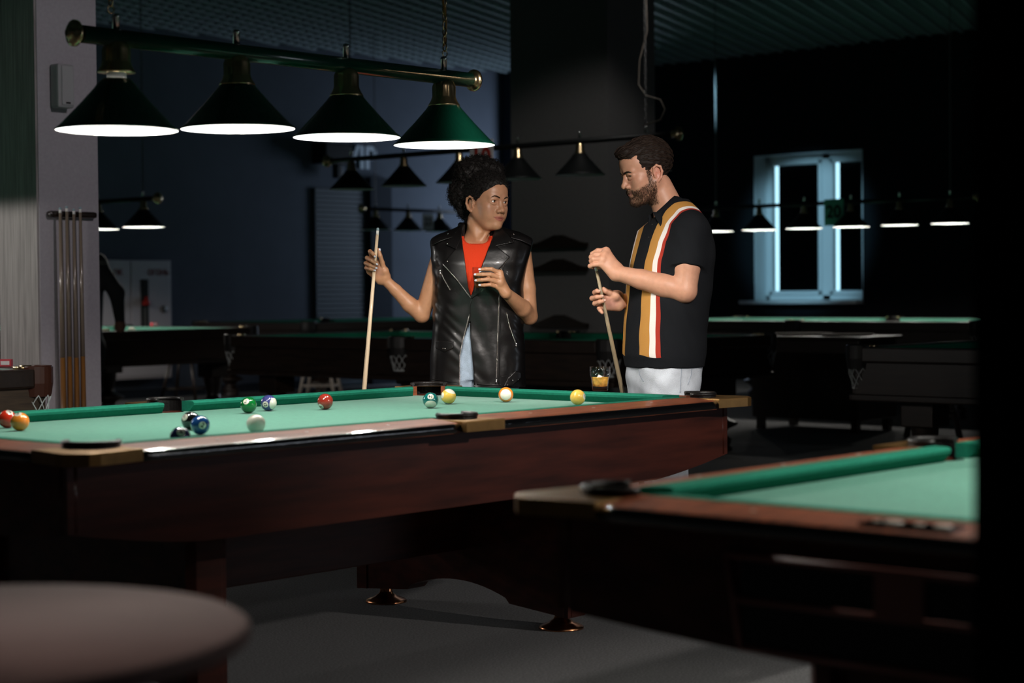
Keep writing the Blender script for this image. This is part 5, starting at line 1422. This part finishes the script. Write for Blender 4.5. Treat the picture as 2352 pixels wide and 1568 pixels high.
# fire cabinet on the back wall
fc = empty('fire_cabinet', (8.46, 12.5, .235)); FW, FH = .575, 1.335
M_CAB = mat('white_cabinet_paint', (.56, .53, .56), .5)
MB().box((-FW, -.22, 0), (FW, 0, FH), .006).build('cabinet_body', M_CAB, fc)
for s in (-1, 1):
    x0, x1 = sorted((s*.012, s*(FW-.012))); d = MB().box((x0, -.235, .26), (x1, -.219, FH-.015), .004).build('cabinet_door', M_CAB, fc)
    xm = (x0+x1)/2
    if s > 0: 
        MB().box((xm-.15, -.238, .50), (xm-.04, -.234, 1.12), .003).build('door_window', mat('dark_window', (.04, .045, .045), .2), d)
        MB().lathe([(.038, -.013), (.045, -.012), (.045, .030), (.018, .050), (.018, .085), (0, .085)], 16, (xm-.095, -.262, .84), close=False).build('extinguisher_top', mat('extinguisher_red', (.42, .02, .015), .3), d)
        MB().box((xm-.11, -.240, .58), (xm-.08, -.2385, .80)).build('extinguisher_label', mat('dim_label', (.14, .13, .11), .6), d)
        MB().lathe([(.045, 0), (.045, .006), (.0, .006)], 20, mx=Matrix.Translation((x1-.10, -.235, .78)) @ Matrix.Rotation(PI/2, 4, 'X'), close=False).build('door_lock', mat('grey_lock', (.16, .16, .16), .5), d)
    me = text_mesh('ПК' if s < 0 else 'ОГОНЬ', .085, .001); me.transform(Matrix.Translation((xm+(.10 if s > 0 else .12), -.2365, FH-.14)) @ Matrix.Rotation(PI/2, 4, 'X')); link('red_lettering', me, mat('dull_red_ink', (.22, .03, .03), .6), d)
MB().box((-FW+.02, -.232, .03), (FW-.02, -.219, .24), .004).build('lower_panel', M_CAB, fc)
tag(fc, 'white fire cabinet with dark window on the back wall', 'fire cabinet')
# wall lettering VIP and a dark hanging box beside it
vip = text_mesh('VIP', .40, .012); vip.transform(Matrix.Rotation(PI/2, 4, 'X')); vo_ = link('wall_lettering', vip, mat('pale_blue_letters', (.50, .58, .66), .6)); vo_.location = (12.24, 12.48, 2.90)
tag(vo_, 'pale letters VIP high on the back wall above the shutter', 'sign')
pw = empty('wall_dark_box', (11.62, 12.40, 2.92)); MB().box((-.22, -.18, -.13), (.22, .08, .13), .02).build('box_body', M_BLACKW, pw); MB().box((.05, -.10, -.30), (.14, .0, -.13), .01).build('box_bracket', M_BLACKW, pw)
tag(pw, 'dark box mounted on the back wall left of the letters', 'projector')
# small things on the tables
def chalk_box(loc, label):
    T = MB().box((-.028, -.020, 0), (.028, .020, .034), .002).build('chalk_box', mat('red_carton', (.55, .055, .075), .6)); T.location = loc
    MB().box((-.020, -.0212, .008), (.020, -.0198, .026)).build('paper_label', mat('white_label', (.75, .72, .72), .6), T); tag(T, label, 'chalk box'); return T
a = atz(12, 839, .85); k3 = chalk_box((a[0]-.0, a[1]+.0, .85), 'red and white chalk box on the lit table at the left edge'); k3.rotation_euler = (0, 0, -.8)
a = atz(14, 841, .851); k3.location = (a[0], a[1], .8505)
kk = chalk_box((5.95, 11.6, .88), 'tiny red chalk box on the far left table'); kk.location = (6.70, 9.55, .88)
wb = MB().ball((0, 0, 0), .034, 24).build('billiard_ball', M_IVORY); wb.location = (5.60, 8.42, .835+.034); tag(wb, 'white ball on the lit table before the fire cabinet', 'billiard ball')
wb2 = MB().ball((0, 0, 0), .034, 24).build('billiard_ball', M_IVORY); wb2.location = (5.06, 8.42, .835+.034); tag(wb2, 'white ball at the pocket beside the grey pillar', 'billiard ball')
bk = MB().box((-.05, -.03, 0), (.05, .03, .06), .004).build('wooden_block', mat('tan_block', (.36, .22, .11), .6)); bk.location = (5.24, 8.34, .835); tag(bk, 'tan wooden block on the far table under the reaching hand', 'block')
# dark counter between the far tables, with two flat trays on it
cn = empty('counter', (9.21, 3.72, 0)); cn.rotation_euler = (0, 0, 0)
MB().box((-.30, -.52, .10), (.30, .52, .76), .01).build('counter_body', M_DWOOD, cn); MB().box((-.34, -.56, .76), (.34, .56, .79), .01).build('counter_top', M_DWOOD, cn)
for sx in (-1, 1):
    for sy in (-1, 1): MB().box((sx*.25-.03, sy*.46-.03, 0), (sx*.25+.03, sy*.46+.03, .10)).build('leg', M_DWOOD, cn)
tag(cn, 'dark counter block between the tables below the window', 'counter')
for lab, (x, y, r) in (('flat round tray on the dark counter, farther one', (9.25, 3.95, .26)), ('flat round tray on the dark counter, nearer one', (9.15, 3.45, .22))):
    T = MB().lathe([(0, 0), (r*.9, 0), (r, .012), (r, .018), (r*.93, .010), (0, .010)], 32, close=False).build('tray', mat('worn_tray', (.07, .055, .045), .8, spec=.1)); T.location = (x, y, .79); tag(T, lab, 'tray')
# stools under and behind the tables
def stool(loc, rz, wood, label):
    T = empty('bar_stool', loc, rz)
    MB().lathe([(0, .60), (.155, .60), (.165, .615), (.165, .645), (.15, .66), (0, .665)], 24, close=False).build('seat', M_BLACKW, T)
    for sx in (-1, 1):
        for sy in (-1, 1): MB().tube([(sx*.205, sy*.205, 0), (sx*.095, sy*.095, .61)], [.017, .015], 8).build('leg', wood, T)
    a = .165
    MB().tube([(a, a, .22), (-a, a, .22), (-a, -a, .22), (a, -a, .22)], .010, 6, closed=True).build('footrest', wood, T)
    tag(T, label, 'stool', None); return T
M_STW = mat('pale_stool_wood', (.36, .31, .27), .5)
a = at(735, 800, 19.1); stool((a[0], a[1], 0), .6, M_STW, 'stool with pale legs under the dark table left of the cue')
a = at(425, 800, 18.7); stool((a[0], a[1], 0), .5, M_DWOOD, 'dark stool below the lit table with the white ball')
a = atz(2143, 1008, 0); stool((a[0], a[1], 0), .55, M_DWOOD, 'dark stool behind the right-hand dark table')
# round bar table close to the camera
rt = empty('round_table', (-2.79, -2.46, 0))
M_TOP = mat('brown_table_top', (.26, .17, .155), .75, noise=(5, .12), spec=.12)
MB().lathe([(0, .722), (.365, .722), (.375, .730), (.375, .744), (.367, .75), (0, .75)], 64, close=False).build('table_top', M_TOP, rt)
MB().lathe([(.034, .03), (.034, .722)], 20).build('column', M_BLACKW, rt); MB().lathe([(0, 0), (.23, 0), (.23, .012), (.05, .035), (0, .035)], 32, close=False).build('base', M_BLACKW, rt)
tag(rt, 'round brown table close to the camera at lower left', 'table')
# the far player bending over the lit table, mostly behind the pillar
M_DARKTOP = mat('black_jersey', (.010, .012, .013), .9, spec=.1)
a = at(196, 700, 15.05)
fp = Person('person', a[0], a[1], 'person in dark clothes leaning over the far table behind the pillar'); L = fp.loc
F = Field(); sh0 = L(222, 606, .0); eb = L(268, 672, .05); hdp = L(276, 742, -.02)
F.chain([sh0, eb, hdp], [.075, .062, .040], .03); F.ell(hdp+np.array([0, 0, -.03]), (.045, .04, .05), .02)
F.seg(L(196, 622, 0), L(192, 800, .0), .155, .145, .05); F.seg(L(196, 622, 0), sh0, .10, .085, .04)
F.ell(L(170, 560, .05), (.09, .10, .115), .02); F.seg(L(180, 590, .03), L(172, 570, .05), .055, .055, .02)
F.seg(L(165, 610, 0), L(150, 700, .06), .075, .055, .03)
for px, s in ((176, -1), (210, 1)):
    g = L(px, 900, 0); F.chain([L(px, 800, 0), np.array([g[0], 0, .48]), np.array([g[0], .03, .06])], [.12, .08, .055], .04); F.seg(np.array([g[0], .03, .045]), np.array([g[0]+.02, -.14, .04]), .045, .038, .02)
bb = bbox([L(130, 540, .2), L(300, 560, -.25), np.array([0, 0, .0])], .09); bb[0][2] = -.01
V, Q = F.mesh(bb[0], bb[1], .012)
tone = shade_tone(V, (.011, .013, .015), []); hm_ = np.linalg.norm(V-hdp, axis=1) < .09; tone[hm_ & (V[:, 2] < hdp[2]+.01), :3] = (.12, .06, .04)
bnd = (np.abs(V[:, 2]-(sh0[2]+.01)) < .022) & (V[:, 0] < eb[0]); tone[bnd, :3] = (.09, .095, .085)
hd_ = np.linalg.norm(V-L(170, 560, .05), axis=1) < .12; tone[hd_, :3] = (.3, .17, .11)
np_mesh('body', V, Q, skin_mat('dark_jersey_figure', (.02, .02, .02), .9), fp.root, {'tone': ('FLOAT_COLOR', tone)})
